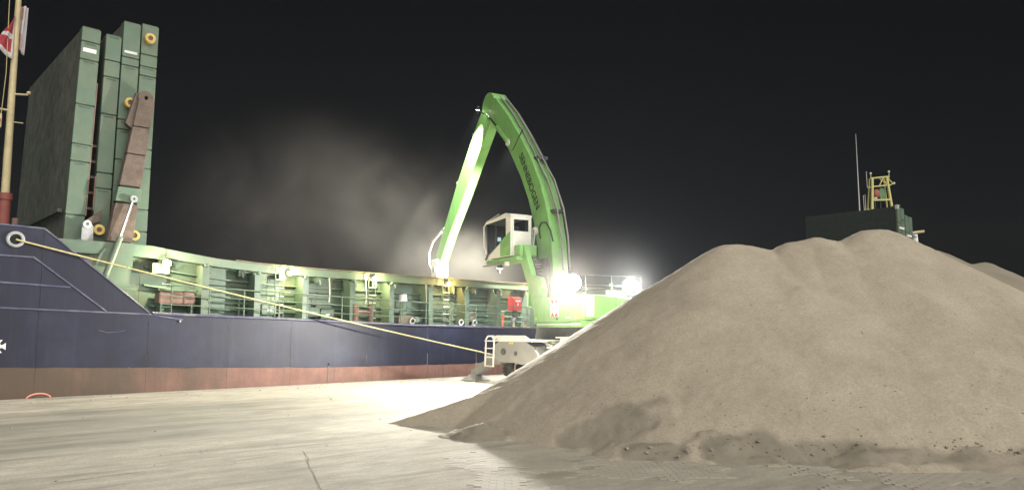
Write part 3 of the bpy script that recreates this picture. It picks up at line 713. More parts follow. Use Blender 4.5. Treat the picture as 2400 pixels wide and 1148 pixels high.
bar('crossbar', (-1.0, -.5, 1.55), (1.05, -.5, 1.6), .11); bar('crossbar', (-1.0, -.35, 3.95), (.95, -.35, 4.15), .10); bar('crossbar', (-.85, -.38, 3.05), (.85, -.38, 3.2), .08)
bar('brace', (-.1, -.36, 3.1), (.35, -.36, 4.0), .06); bar('brace', (.35, -.36, 4.0), (.75, -.36, 3.25), .06); bar('brace', (0, -.36, 3.9), (.75, -.36, 3.3), .05)
bar('outrigger', (.8, -.36, 4.05), (1.45, -.36, 3.35), .06); bar('outrigger', (.8, -.36, 3.1), (1.45, -.36, 3.4), .06); MB(RM).ball((1.5, -.36, 3.42), .14, 10).build('lamp_pod', 'white_mark', rm)
bar('yard', (1.1, -.4, .85), (2.0, -.4, 1.0), .05); bar('yard', (-1.0, -.4, .6), (-1.85, -.4, .5), .05); bar('whip', (-1.85, -.4, .5), (-1.88, -.4, 2.1), .03, 'white_mark')
bar('yard', (-.8, -.4, 3.0), (-1.4, -.4, 2.95), .05); bar('whip', (-1.4, -.4, 2.95), (-1.42, -.4, 4.7), .03, 'white_mark')
for s, z in ((-.95, 4.4), (1.02, 4.6)):
    bar('lamp_stem', (s, -.36, 4.0), (s, -.36, z), .05, 'mast_yellow'); MB(RM).ball((s, -.36, z + .1), .12, 10).build('top_lamp', 'white_paint', rm)
bar('stay_wire', (-.35, .5, 0), (-.3, .3, 1.5), .025, 'steel_grey'); bar('stay_wire', (.35, .5, 0), (.3, .3, 1.5), .025, 'steel_grey')
MB(RM).ball((-.28, .0, 2.35), .52, 14, (.85, .6, 1)).build('signal_shape', 'ball_red', rm)
MB(RM).box(.05, .68, -.15, .25, 1.75, 2.95).build('signal_board', 'ball_green', rm)
MB(RM).ball((-.62, -.45, 1.78), .16, 10, (1.5, 1, .7)).build('horn', 'white_mark', rm)
def wpos(px_r, f, z): x, y = to_world(px_r * f, f); return (x, y, z)
p = Vector((82.0, 9.2, 14.2)); MB().path([p, p + Vector((0, 0, 4)), p + Vector((0, 0, 8.9))], [.075, .05, .025], 8).build('whip_antenna', 'white_mark', SHIP)
p = Vector((82.0, 8.55, 14.2)); MB().path([p, p + Vector((0, 0, 2.2))], [.035, .02], 8).build('whip_antenna', 'white_mark', SHIP)
rs = MB().tube((81.2, 3.5, 10.4), (81.2, 3.5, 11.55), .32, .26, 14).build('radar_scanner', 'white_paint', SHIP)
sc = Vector((81.2, 3.5, 11.75)); dv = RT * .95 + Vector((0, 0, .12))
MB().path([sc - dv * .75, sc + dv * 1.0], .14, 8).build('scanner_bar', 'mast_cream', rs)

# foremast with flags
fm = MB().path([(4.55, 5.2, 3.9), (4.55, 5.2, 6.6)], [.20, .19], 16).build('foremast', 'mast_red', SHIP)
MB().path([(4.55, 5.2, 6.6), (4.53, 5.2, 10), (4.52, 5.2, 15.5)], [.135, .115, .08], 14).build('mast_pole', 'mast_cream', fm)
MB().tube((4.55, 5.2, 6.52), (4.55, 5.2, 6.75), .23, n=16).build('mast_collar', 'mast_red', fm)
for s in (-.35, .35): MB().tube((4.55 + s, 5.2 - .1, 3.9), (4.55 + s, 5.2, 5.9), .11, n=12).build('vent_pipe', 'rust_pink', fm)
MB().tube((4.15, 5.15, 9.7), (4.6, 5.2, 9.7), .04).build('yard', 'mast_cream', fm)
MB().tube((4.55, 5.15, 10.3), (5.0, 5.1, 10.35), .035).build('yard', 'mast_cream', fm); MB().ball((5.02, 5.1, 10.42), .07, 8).build('lamp_pod', 'mast_cream', fm)
MB().tube((4.55, 5.15, 9.3), (4.92, 5.1, 9.3), .02).build('yard', 'mast_cream', fm)
ml = MB().box(4.02, 4.26, 4.95, 5.2, 9.0, 9.5).build('mast_lamp', 'mast_cream', fm, bevel=.03)
MB().ball((4.12, 4.9, 9.25), .10, 10).build('lens', 'orange_red', ml)
MB().path([(4.22, 5.1, 14.5), (4.3, 5.1, 11), (4.1, 5.0, 6)], .012, 6).build('halyard', 'rope_yellow', fm)
def flag(name, x0, x1, zt, zb, y, cells, label, mats, cat='flag'):
    nx, nz = 10, 16; vs = []; fs = []; mi = []
    for j in range(nz + 1):
        t = j / nz
        for i in range(nx + 1):
            u = i / nx
            xw0, xw1 = x0(t), x1(t); x = xw0 + (xw1 - xw0) * u
            z = zt(u) + (zb(u) - zt(u)) * t
            vs.append((x, y + .10 * math.sin(u * 9 + t * 2) * (1 - .4 * t), z))
    for j in range(nz):
        for i in range(nx):
            fs.append((j * (nx + 1) + i, j * (nx + 1) + i + 1, (j + 1) * (nx + 1) + i + 1, (j + 1) * (nx + 1) + i)); mi.append(cells((i + .5) / nx, (j + .5) / nz))
    me = bpy.data.meshes.new(name); me.from_pydata(vs, [], fs)
    for m_ in mats: me.materials.append(MATS[m_])
    me.polygons.foreach_set('material_index', mi); me.polygons.foreach_set('use_smooth', [True] * len(fs))
    o = bpy.data.objects.new(name, me); COL.objects.link(o); tag(o, label, cat)
    s = o.modifiers.new('thick', 'SOLIDIFY'); s.thickness = .006
    return o
flag('flag', lambda t: 4.40 - .55 * t ** .9, lambda t: 4.44, lambda u: 12.95 + .25 * u, lambda u: 11.95 - .45 * u, 5.1,
     lambda u, t: 1 if (.42 < t < .58 or t > .88 or u > .86) else 0, 'limp dark red and white flag hanging left of the foremast', ['flag_red', 'flag_white'])
flag('flag', lambda t: 4.62, lambda t: 4.86 - .05 * t, lambda u: 13.6, lambda u: 12.02 - .25 * u, 5.25,
     lambda u, t: 1 if (u < .45 and (t > .6 or t < .3)) else 0, 'pale pinkish white flag hanging right of the foremast', ['flag_white', 'flag_pink'])

# ------------------------------------------------------------------ mooring rope, bollard, hose on the quay
P0, P1 = Vector((4.27, HY - .12, 4.72)), Vector((25.1, -.35, .42))
pts = []
for i in range(41):
    t = i / 40; p = P0.lerp(P1, t); p.z -= .42 * 4 * t * (1 - t) * .25; pts.append(p)
for k in range(14):
    a = k * .55; pts.append(Vector((25.42 - .30 * math.cos(a), -.35 - .30 * math.sin(a), .40 - k * .006)))
o = MB().path(pts, .027, 8).build('mooring_rope', 'rope_yellow'); tag(o, 'taut yellow mooring rope running from the bow fairlead down to the quay', 'rope')
bo = root('bollard', (25.42, -.35, 0), 'dark iron mooring bollard on the quay edge behind the machine', 'bollard')
MB().tube((25.42, -.35, 0), (25.42, -.35, .06), .40, n=20).build('base', 'machine_dark', bo)
MB().tube((25.42, -.35, .06), (25.42, -.35, .48), .26, .24, 20).build('post', 'machine_dark', bo)
MB().tube((25.42, -.35, .48), (25.42, -.35, .60), .36, .30, 20).build('cap', 'machine_dark', bo)
o = MB().path([(5.05 + .33 * math.cos(R_(a)), .33 + .06 * math.cos(R_(a)), -.02 + .16 * math.sin(R_(a))) for a in range(-10, 191, 10)], .022, 8).build('hose_loop', 'hose_pink')
tag(o, 'pinkish red hose loop arching over the quay edge', 'hose')

# ------------------------------------------------------------------ material handler
CEN = Vector((21.8, -5.0, 0))
HD = Vector((.22, .976, 0)).normalized()
MH = root('material_handler', CEN, 'green wheeled material handler with raised white cab unloading the ship', 'excavator')
LM = Matrix.Translation(CEN) @ Matrix.Rotation(math.atan2(HD.y, HD.x), 4, 'Z')      # local x = heading, y = left, z = up
def L(): return MB(LM)
def lw(r, l, z): return LM @ Vector((r, l, z))
# undercarriage, parallel to the quay
uc = MB().prism([(-6.1, .95), (-5.9, .72), (-5.35, .74), (-4.9, .80), (-4.05, .80), (-3.72, .9), (-3.72, 1.45), (-3.95, 1.58), (-5.45, 1.58), (-5.85, 1.40), (-6.1, 1.15)], 19.42, 19.52, 0).build('undercarriage', 'machine_grey', MH, bevel=.02)
MB().box(19.53, 24.1, -5.95, -4.0, .80, 1.42).build('chassis_beam', 'machine_grey', uc, bevel=.04)
MB().prism([(-6.1, .95), (-5.35, .62), (-4.4, .78), (-3.72, .85), (-3.72, 1.45), (-3.95, 1.58), (-5.85, 1.40), (-6.1, 1.15)], 24.12, 24.22, 0).build('end_plate', 'machine_grey', uc, bevel=.02)
MB().box(19.40, 24.25, -6.25, -3.62, 1.585, 1.66).build('top_platform', 'machine_white', uc, bevel=.02)
MB().prism([(19.55, 1.57), (19.75, 1.57), (20.6, .62), (24, .62), (24, 1.57)], -6.28, -6.12).build('side_skirt', 'machine_white', uc, bevel=.02)
MB().tube((19.40, -4.95, 1.15), (19.41, -4.95, 1.15), .09, n=16).build('port_hole', 'machine_dark', uc)
MB().tube((19.39, -4.25, 1.2), (19.42, -4.25, 1.2), .13, n=16).build('port_hole', 'machine_dark', uc)
for s in (0, .12): MB().box(19.36, 19.40, -4.7 - s, -4.64 - s, 1.50, 1.56).build('marker_lamp', 'roller_yellow', uc)
MB().tube((21.8, -5, 1.66), (21.8, -5, 2.26), 1.05, .95, 32).build('slewing_ring', 'machine_dark', MH)
for x in (20.35, 23.25):
    for yo in (-4.02, -5.95):
        wh = MB().tube((x, yo - .02, .58), (x, yo + .02, .58), .30, n=20).build('wheel', 'machine_grey', MH)
        t = MB(); n = 28; vs = []; fs = []
        prof = [(-.20, .36), (-.21, .50), (-.15, .58), (.15, .58), (.21, .50), (.20, .36)]
        for k in range(n):
            a = 2 * math.pi * k / n
            for (yy, rr) in prof: vs.append((x + rr * math.cos(a), yo + yy, .58 + rr * math.sin(a)))
        m_ = len(prof)
        fs = [(k * m_ + j, k * m_ + j + 1, ((k + 1) % n) * m_ + j + 1, ((k + 1) % n) * m_ + j) for k in range(n) for j in range(m_ - 1)]
        t.add(vs, fs, True)
        for k in range(n):
            a = 2 * math.pi * (k + .5) / n; c, s_ = math.cos(a), math.sin(a)
            t.add([(x + .575 * c, yo - .19, .58 + .575 * s_), (x + .575 * math.cos(a + .11), yo - .19, .58 + .575 * math.sin(a + .11)), (x + .60 * math.cos(a + .2), yo + .19, .58 + .60 * math.sin(a + .2)), (x + .60 * math.cos(a + .09), yo + .19, .58 + .60 * math.sin(a + .09))], [(0, 1, 2, 3)])
        t.build('tyre', 'rubber', wh)
        MB().ring((x, yo, .58), (0, 1, 0), .37, .27, .36, 24).build('rim', 'machine_white', wh)
    MB().tube((x, -5.9, .58), (x, -4.05, .58), .12, n=12).build('axle', 'machine_dark', uc)
for (sx, x) in ((-1, 19.62), (1, 23.95)):
    for (sy, y0, yf) in ((1, -3.75, -2.35), (-1, -6.15, -7.65)):
        lg = MB().prism([(y0 - sy * .25, .72), (y0 - sy * .25, 1.15), (y0 + sy * .3, 1.02), (yf + sy * .12, .45), (yf + sy * .12, .22), (yf - sy * .18, .22), (y0 + sy * .35, .66)], x - .14, x + .14, 0).build('outrigger', 'machine_grey', MH, bevel=.015)
        MB().box(x - .17, x + .17, y0 + sy * .05, y0 + sy * .55, .78, 1.08).build('outrigger_sleeve', 'machine_grey', lg, bevel=.015)
        ft = MB().add([(x - .42, yf - .42, .0), (x + .42, yf - .42, .0), (x + .42, yf + .42, .0), (x - .42, yf + .42, .0), (x - .40, yf - .40, .06), (x + .40, yf - .40, .06), (x + .40, yf + .40, .06), (x - .40, yf + .40, .06), (x - .13, yf - .13, .30), (x + .13, yf - .13, .30), (x + .13, yf + .13, .30), (x - .13, yf + .13, .30)],
                      [(0, 3, 2, 1), (0, 1, 5, 4), (1, 2, 6, 5), (2, 3, 7, 6), (3, 0, 4, 7), (4, 5, 9, 8), (5, 6, 10, 9), (6, 7, 11, 10), (7, 4, 8, 11), (8, 9, 10, 11)]).build('foot_pad', 'machine_grey', lg)
        MB().tube((x, yf + sy * .02, .30), (x, yf + sy * .02, .42), .06).build('foot_pin', 'chrome', lg)
# access ladder with hoops on the end of the undercarriage
ld = MB(); y0, y1 = -3.30, -3.78
for y in (y0, y1): ld.path([(19.30, y, .62), (19.34, y, 1.3), (19.36, y, 1.68), (19.46, y, 1.78), (19.75, y, 1.78)], .032)
ld = ld.build('ladder', 'machine_white', MH)
for z in (.64, .98, 1.32, 1.60): MB().box(19.27, 19.37, y1, y0, z - .02, z + .02).build('rung', 'machine_white', ld)
MB().path([(19.42, -3.62, 1.72), (19.42, -4.2, 1.77), (19.45, -5.4, 1.77), (19.45, -5.8, 1.6)], .045).build('end_rail', 'machine_white', uc)
MB().box(19.38, 19.46, -5.5, -3.9, 1.665, 1.73).build('kick_plate', 'machine_white', uc)
br = MB().prism([(-6.35, .9), (-6.6, 1.2), (-6.75, 1.72), (-7.55, 1.66), (-7.55, 1.56), (-6.95, 1.55), (-6.8, 1.25), (-6.45, .9)], 19.95, 20.05, 0).build('step_bracket', 'machine_white', MH, bevel=.01)
MB().path([(20.0, -7.5, 1.58), (20.0, -7.15, 1.25), (20.0, -6.75, .95), (20.0, -6.3, .8)], .035).build('strut', 'machine_white', br)
MB().box(19.75, 20.6, -7.55, -6.7, 1.73, 1.77).build('step', 'machine_white', br)
for k in range(3): MB().path([(20.0 + .1 * k, -6.3, 1.2 - .1 * k), (20.1, -6.9, .85 - .08 * k), (20.3, -7.4, 1.0 - .08 * k)], .03).build('hose', 'machine_grey', br)
MB().path([(19.7, -6.3, 1.38), (21.5, -6.34, 1.42), (23.5, -6.34, 1.42)], .03).build('side_rail', 'machine_white', uc)

# upper carriage
up = L().box(-3.5, 1.0, -.95, .65, 2.28, 2.95).build('upper_frame', 'machine_green', MH, bevel=.03)
lp = L().prism([(-3.78, 2.36), (-.45, 2.30), (-.30, 3.02), (-.55, 3.22), (-3.78, 3.22)], .66, 1.5).build('side_body', 'machine_green', up, bevel=.03)
L().box(-3.74, -.5, .80, 1.46, 2.12, 2.34).build('skid_beam', 'machine_green', up, bevel=.02)
L().box(-3.5, -.6, 1.461, 1.50, 2.20, 2.25).build('edge_strip', 'machine_white', up)
L().box(-1.9, -1.88, 1.501, 1.506, 2.4, 3.2).build('panel_gap', 'machine_dark', lp)
L().box(-3.74, -3.30, 1.501, 1.507, 2.42, 2.50).build('reflector', 'reflector', lp)
L().box(-.62, -.48, 1.501, 1.507, 2.40, 2.48).build('reflector', 'reflector', lp)
L().box(-2.9, -2.6, 1.501, 1.507, 2.44, 2.48).build('warning_sticker', 'white_mark', lp)
L().prism([(-3.78, 2.40), (.9, 2.34), (.9, 3.1), (-3.78, 3.2)], -1.5, -.96).build('side_body', 'machine_green', up, bevel=.03)
L().prism([(-1.49, 2.42), (1.49, 2.42), (1.49, 3.2), (1.2, 3.2), (-1.45, 3.02)], -4.35, -3.80, 0).build('counterweight', 'machine_green', up, bevel=.05)
L().box(-3.7, -1.0, -1.35, .55, 3.05, 3.42).build('engine_hood', 'machine_grey', up, bevel=.04)
for k in range(7): L().box(-3.5 + k * .33, -3.3 + k * .33, -.9, .4, 3.425, 3.45).build('grille_slat', 'machine_dark', up)
L().tube((-2.2, -.8, 3.4), (-2.2, -.8, 3.75), .07, n=12).build('exhaust', 'steel_grey', up)
L().box(-4.37, -4.352, -.35, .05, 2.62, 2.78).build('rear_vent', 'machine_dark', up)
L().box(-4.38, -4.352, .55, .95, 2.44, 2.56).build('tail_lamp', 'signal_red', up)
L().tube((-2.05, 1.505, 2.42), (-2.05, 1.53, 2.42), .05, n=12).build('filler_cap', 'machine_dark', lp)
# logo plate on the side
lgp = L().box(-2.14, -1.58, 1.502, 1.509, 2.50, 3.10).build('logo_plate', 'white_paint', lp)
for k in (0, 1):
    x0 = -2.12 + k * .26
    L().prism([(x0, 2.505), (x0 + .26, 2.505), (x0 + .13, 2.66)], 1.510, 1.513).build('logo_triangle', 'signal_red', lgp)
    L().prism([(x0, 3.095), (x0 + .26, 3.095), (x0 + .13, 2.94)], 1.510, 1.513).build('logo_triangle', 'signal_red', lgp)
TX = LM @ Matrix.Translation((-1.86, 1.512, 2.80)) @ Matrix.Rotation(R_(180), 4, 'Z') @ Matrix.Rotation(R_(90), 4, 'X')
text_mesh('logo_text', 'KGC', .19, TX, 'grey_print', lgp, bold=.004)
# guard rails on the deck
gr = L()
gp = [(-2.15, 1.42), (-3.75, 1.42), (-3.85, .4), (-3.85, -.9)]
for (r, l) in gp: gr.tube((r, l, 3.2), (r, l, 3.90), .016)
for z in (3.90, 3.56): gr.path([(r, l, z) for r, l in gp], .013)
gr = gr.build('guard_rail', 'machine_dark', up)
L().path([(-3.85, -.9, 3.6), (-3.6, -.1, 3.55), (-3.4, .3, 3.58)], .02).build('guard_brace', 'machine_dark', gr)
# work lamps
def work_lamp(r, l, z, aim, n, m, power, col, cone=165, s=.14, parent=up, row=None, kind='SPOT', beam=None):
    d = Vector(aim).normalized(); side = d.cross(Vector((0, 0, 1))).normalized(); upv = side.cross(d)
    wl = None
    for i in range(n):
        for j in range(row or 1):
            c = Vector((r, l, z)) + side * (i - (n - 1) / 2) * s * 2.15 + upv * (j - ((row or 1) - 1) / 2) * s * 2.15
            q = L().tube(c - d * .12, c + d * .03, s * .7, s, 16)
            if wl is None: wl = q.build('work_lamp', 'machine_dark', parent)
            else: q.build('lamp_body', 'machine_dark', wl)
            L().tube(c + d * .031, c + d * .04, s * .93, n=20).build('lens', m, wl)
    L().tube(Vector((r, l, z)) - d * .1, Vector((r, l, z)) - d * .1 - Vector((0, 0, .35)), .025).build('lamp_bracket', 'machine_dark', wl)
    p = LM @ (Vector((r, l, z)) + d * .07)
    lamp('work_light', kind, p, power, col, wl, (LM.to_3x3() @ Vector(beam or d)), size=.12, cone=cone, blend=.5)
    return wl
work_lamp(-3.35, 1.66, 3.64, (-.50, .85, -.06), 1, 'led_flood', 7500, (1, .97, .89), s=.30, cone=136, beam=(.0, .82, -.48))
work_lamp(-3.95, -.30, 3.57, (-.93, .35, -.10), 1, 'led_cool', 3800, (.90, .95, 1), s=.24)
# boom
BC = [(.42, 3.15), (.52, 4.3), (.68, 5.5), (.98, 6.6), (1.46, 7.75), (2.16, 8.9), (3.10, 10.1), (4.18, 11.35), (5.2, 12.30), (5.62, 12.5)]
BW = [.42, .50, .55, .56, .56, .55, .52, .48, .46, .42]
A, B = [], []
for i, (r, z) in enumerate(BC):
    a = Vector(BC[max(i - 1, 0)]); c = Vector(BC[min(i + 1, len(BC) - 1)]); d = (c - a).normalized(); nrm = Vector((-d.y, d.x))
    A.append((r + nrm.x * BW[i], z + nrm.y * BW[i])); B.append((r - nrm.x * BW[i], z - nrm.y * BW[i]))
bmk = L().strip(A, B, -.36, .36).build('boom', 'machine_green', MH, bevel=.03)
L().tube((5.60, -.372, 12.48), (5.60, .372, 12.48), .60, n=32).build('boom_head_pin', 'machine_green', bmk)
for s in (-1, 1):
    L().prism([(-.75, 2.9), (1.05, 2.9), (.8, 3.6), (.55, 3.95), (-.1, 3.95)], s * .34 - .03, s * .34 + .03).build('boom_bracket', 'machine_green', up)
    cyl = L().tube((1.55, s * .52, 2.95), (1.42, s * .50, 4.9), .12, n=16).build('boom_cylinder', 'machine_green', MH)
    L().tube((1.42, s * .50, 4.88), (1.30, s * .45, 6.0), .065, n=14).build('piston_rod', 'chrome', cyl)
    L().ring((1.29, s * .40, 6.05), (0, 1, 0), .17, .06, .16, 18).build('rod_eye', 'machine_white', cyl)
L().tube((1.29, -.5, 6.05), (1.29, .5, 6.05), .07, n=14).build('cross_pin', 'steel_grey', bmk)
# lettering down the left side
d2 = Vector((-1.18, -2.12)).normalized(); u2 = Vector((-2.12, 1.18)).normalized()
bx = Vector((d2.x, 0, d2.y)); by = Vector((u2.x, 0, u2.y)); bz = bx.cross(by)
T = Matrix(((bx.x, by.x, bz.x, 1.86), (bx.y, by.y, bz.y, .366), (bx.z, by.z, bz.z, 8.25), (0, 0, 0, 1)))
text_mesh('lettering', 'SENNEBOGEN', .46, LM @ T, 'black_print', bmk, bold=.008)
# hoses and pipes on the back of the boom
for k in range(5):
    off = .10 + .10 * (k % 3); l = -.22 + k * .1
    L().path([(A[i][0] - off * (1.6 if 1 <= i <= 4 else .7), l - .1 * (i < 4), A[i][1] + off * .3) for i in range(1, 9)], .032).build('hydraulic_hose', 'machine_dark' if k % 2 else 'machine_grey', bmk)
for (i, sg) in ((3, 1), (5, 1)):
    L().box(A[i][0] - .30, A[i][0] + .05, -.30, .20, A[i][1] - .06, A[i][1] + .06).build('hose_clamp', 'machine_dark', bmk)
L().path([(.92, .40, 5.7), (1.0, .42, 6.15), (.75, .44, 6.35), (.4, .44, 6.3), (.1, .42, 5.95), (-.02, .38, 5.5)], .035).build('hose', 'hose_black', bmk)
L().path([(3.45, .33, 9.85), (3.2, .36, 9.9), (2.7, .36, 10.35), (2.45, .33, 10.6)], .028).build('hose', 'hose_black', bmk)
# stick
SA = [(5.75, 13.0), (6.45, 12.55), (7.45, 11.5), (9.25, 9.4), (10.85, 7.25), (11.75, 6.0), (12.1, 5.3)]
SB = [(5.20, 12.25), (5.72, 11.62), (6.55, 10.72), (8.38, 8.72), (10.25, 6.78), (11.2, 5.62), (11.6, 5.0)]
stk = L().strip(SA, SB, -.24, .24).build('stick', 'machine_green', MH, bevel=.025)
L().box(11.45, 12.25, -.33, .33, 4.75, 5.75).build('stick_head', 'machine_white', stk, bevel=.06)
L().tube((11.85, -.37, 5.2), (11.85, .37, 5.2), .16, n=16).build('stick_pin', 'steel_grey', stk)
L().path([(11.0, .30, 7.1), (12.0, .32, 6.7), (12.5, .33, 6.1), (12.45, .33, 5.5), (12.1, .3, 5.2)], .05).build('hose', 'machine_white', stk)
L().path([(10.8, .24, 7.3), (12.2, .26, 6.9), (12.8, .26, 6.1), (12.6, .26, 5.4), (12.2, .24, 5.1)], .04).build('hose', 'machine_grey', stk)
for k in range(3): L().path([(SA[i][0] + .07, -.12 + k * .1, SA[i][1] + .07) for i in range(1, 6)], .03).build('hydraulic_pipe', 'machine_white', stk)
for i in (2, 3, 4):
    L().box(SA[i][0] - .02, SA[i][0] + .14, -.2, .2, SA[i][1] - .05, SA[i][1] + .1).build('pipe_clamp', 'machine_white', stk)
L().tube((11.65, 0, 4.75), (11.65, 0, 3.9), .14, n=14).build('grab_link', 'steel_grey', MH)
gb = L().box(11.1, 12.2, -.45, .45, 3.3, 3.9).build('grab', 'machine_dark', MH, bevel=.05)
for s in (-1, 1):
    L().prism([(11.65, 3.3), (11.65 + s * 1.0, 3.1), (11.65 + s * 1.25, 2.3), (11.65 + s * .7, 1.7), (11.65 + s * .02, 1.45)], -.7, .7).build('grab_shell', 'steel_grey', gb)
cyl = L().tube((3.75, .34, 10.35), (4.75, .34, 11.25), .11, n=14).build('stick_cylinder', 'machine_green', MH)
L().tube((4.75, .34, 11.25), (5.75, .32, 12.1), .06, n=12).build('piston_rod', 'chrome', cyl)
L().ring((3.7, .34, 10.3), (0, 1, 0), .16, .05, .12, 16).build('cylinder_eye', 'machine_white', cyl)
# cab on its riser
cab = L().prism([(1.42, 5.0), (3.30, 5.0), (3.45, 5.12), (2.35, 5.58), (2.35, 5.62), (1.42, 5.62)], 1.44, 1.50).build('cab', 'machine_white', MH, bevel=.012)
L().prism([(1.44, 5.02), (2.30, 5.02), (2.28, 5.62), (2.0, 5.78), (1.44, 6.02)], 1.502, 1.512).build('side_panel', 'machine_green', cab, bevel=.006)
L().box(1.42, 1.84, 1.44, 1.50, 5.63, 6.72).build('door_pillar', 'machine_white', cab, bevel=.012)
L().prism([(1.42, 5.0), (3.30, 5.0), (3.45, 5.12), (2.35, 5.60), (1.42, 5.60)], .52, .58).build('side_wall', 'machine_white', cab)
L().box(1.42, 1.84, .52, .58, 5.60, 6.70).build('door_pillar', 'machine_white', cab)
L().box(1.48, 3.28, .60, 1.42, 5.0, 5.06).build('floor', 'machine_dark', cab)
rf = L().prism([(1.40, 6.70), (1.85, 6.80), (3.55, 6.62), (3.72, 6.52), (1.40, 6.62)], .50, 1.52).build('roof', 'machine_white', cab, bevel=.02)
L().box(1.385, 1.43, .585, 1.435, 5.0, 6.02).build('rear_wall', 'machine_white', cab, bevel=.01)
L().box(1.385, 1.43, .585, 1.435, 6.50, 6.615).build('rear_wall', 'machine_white', cab)
for (a, c) in ((.585, .68), (1.37, 1.435)): L().box(1.386, 1.428, a, c, 6.021, 6.499).build('rear_post', 'machine_white', cab)
L().box(1.402, 1.41, .68, 1.37, 6.02, 6.50).build('rear_window', 'glass', cab)
L().prism([(1.85, 5.66), (2.36, 5.64), (3.46, 5.16), (3.60, 6.55), (1.85, 6.64)], 1.465, 1.473).build('side_window', 'glass', cab)
L().prism([(1.85, 5.66), (2.36, 5.64), (3.46, 5.16), (3.60, 6.55), (1.85, 6.64)], .545, .553).build('side_window', 'glass', cab)
L().prism([(3.42, 5.14), (3.45, 5.14), (3.62, 6.55), (3.59, 6.55)], .59, 1.43).build('windscreen', 'glass', cab)
for l in (.55, 1.47): L().path([(3.44, l, 5.12), (3.62, l, 6.58)], .035).build('front_pillar', 'machine_dark', cab)
L().path([(2.75, 1.47, 5.46), (2.72, 1.47, 6.58)], .022).build('door_frame', 'machine_dark', cab)
for k in range(5): L().tube((3.75, .6 + k * .2, 6.66), (2.6, .6 + k * .2, 6.86), .015).build('roof_guard_bar', 'machine_white', rf)
for l in (.55, 1.47): L().path([(3.55, l, 6.6), (3.85, l, 6.45), (3.82, l, 5.6), (3.6, l, 5.25)], .028).build('front_guard', 'machine_white', cab)
st = L().box(2.0, 2.5, .8, 1.25, 5.35, 5.5).build('seat', 'machine_dark', cab, bevel=.04)
L().prism([(2.0, 5.5), (2.12, 5.5), (2.0, 6.3), (1.88, 6.3)], .82, 1.22).build('backrest', 'machine_grey', st, bevel=.03)
L().box(2.05, 2.45, .9, 1.15, 5.06, 5.35).build('seat_base', 'machine_dark', st)
L().box(3.05, 3.10, 1.05, 1.25, 5.75, 5.95).build('display', 'machine_dark', cab)
L().box(3.03, 3.049, 1.07, 1.23, 5.77, 5.93).build('screen', 'screen_glow', cab)
L().path([(3.35, 1.52, 5.25), (3.42, 1.56, 5.05), (3.5, 1.55, 5.0)], .05).build('mirror_arm', 'machine_dark', cab)
L().box(2.65, 2.80, 1.44, 1.455, 6.02, 6.25).build('sun_blind', 'machine_grey', cab)
pf = L().box(.95, 3.55, .55, 1.50, 4.80, 4.96).build('cab_platform', 'machine_green', cab, bevel=.02)
L().box(1.75, 3.80, 1.42, 1.56, 4.70, 4.76).build('step_bar', 'machine_grey', pf); L().box(1.7, 1.85, 1.40, 1.57, 4.62, 4.78).build('step_end', 'machine_white', pf)
L().path([(3.8, .6, 4.98), (1.6, .6, 4.98)], .03).build('platform_rail', 'machine_grey', pf)
L().box(.92, 1.38, .56, 1.36, 4.97, 5.42).build('cab_base_box', 'machine_green', cab, bevel=.03)
L().prism([(1.65, 5.35), (1.65, 4.95), (1.15, 4.82), (.35, 3.35), (.2, 2.9), (-.55, 2.9), (-.55, 3.6), (-.35, 4.02), (.25, 4.15), (.62, 4.9), (.8, 5.35)], .98, 1.22).build('cab_riser_arm', 'machine_green', MH, bevel=.02)
stp = L().path([(.75, .62, 4.9), (.15, .62, 3.95)], .03).build('cab_steps', 'machine_dark', MH)
L().path([(.75, .92, 4.9), (.15, .92, 3.95)], .03).build('stringer', 'machine_dark', stp)
for k in range(8):
    t = k / 7; L().box(.62 - .55 * t, .82 - .55 * t, .62, .92, 4.86 - .9 * t, 4.90 - .9 * t).build('tread', 'machine_dark', stp)
L().box(.0, .75, .50, .58, 3.2, 4.85).build('riser_shield', 'machine_dark', MH)
# lamps on cab, stick and boom that light the hold
work_lamp(3.62, .95, 4.90, (.93, -.05, .44), 2, 'led_white', 6000, (1, .97, .88), cone=62, s=.07, parent=pf)
L().tube((6.05, .2, 12.1), (5.95, .72, 12.32), .03).build('lamp_arm', 'machine_dark', stk)
wl = work_lamp(5.95, .74, 12.36, (.63, -.12, -.77), 1, 'led_white', 9000, (1, .98, .88), cone=44, s=.09, parent=stk)
work_lamp(4.75, -.55, 10.85, (.72, -.22, -.85), 2, 'led_white', 15000, (1, .97, .84), cone=52, s=.10, parent=bmk)

work_lamp(2.7, 1.30, 4.62, (.22, .10, -1.0), 2, 'led_white', 1100, (.95, .97, 1.0), cone=150, s=.07, parent=pf)

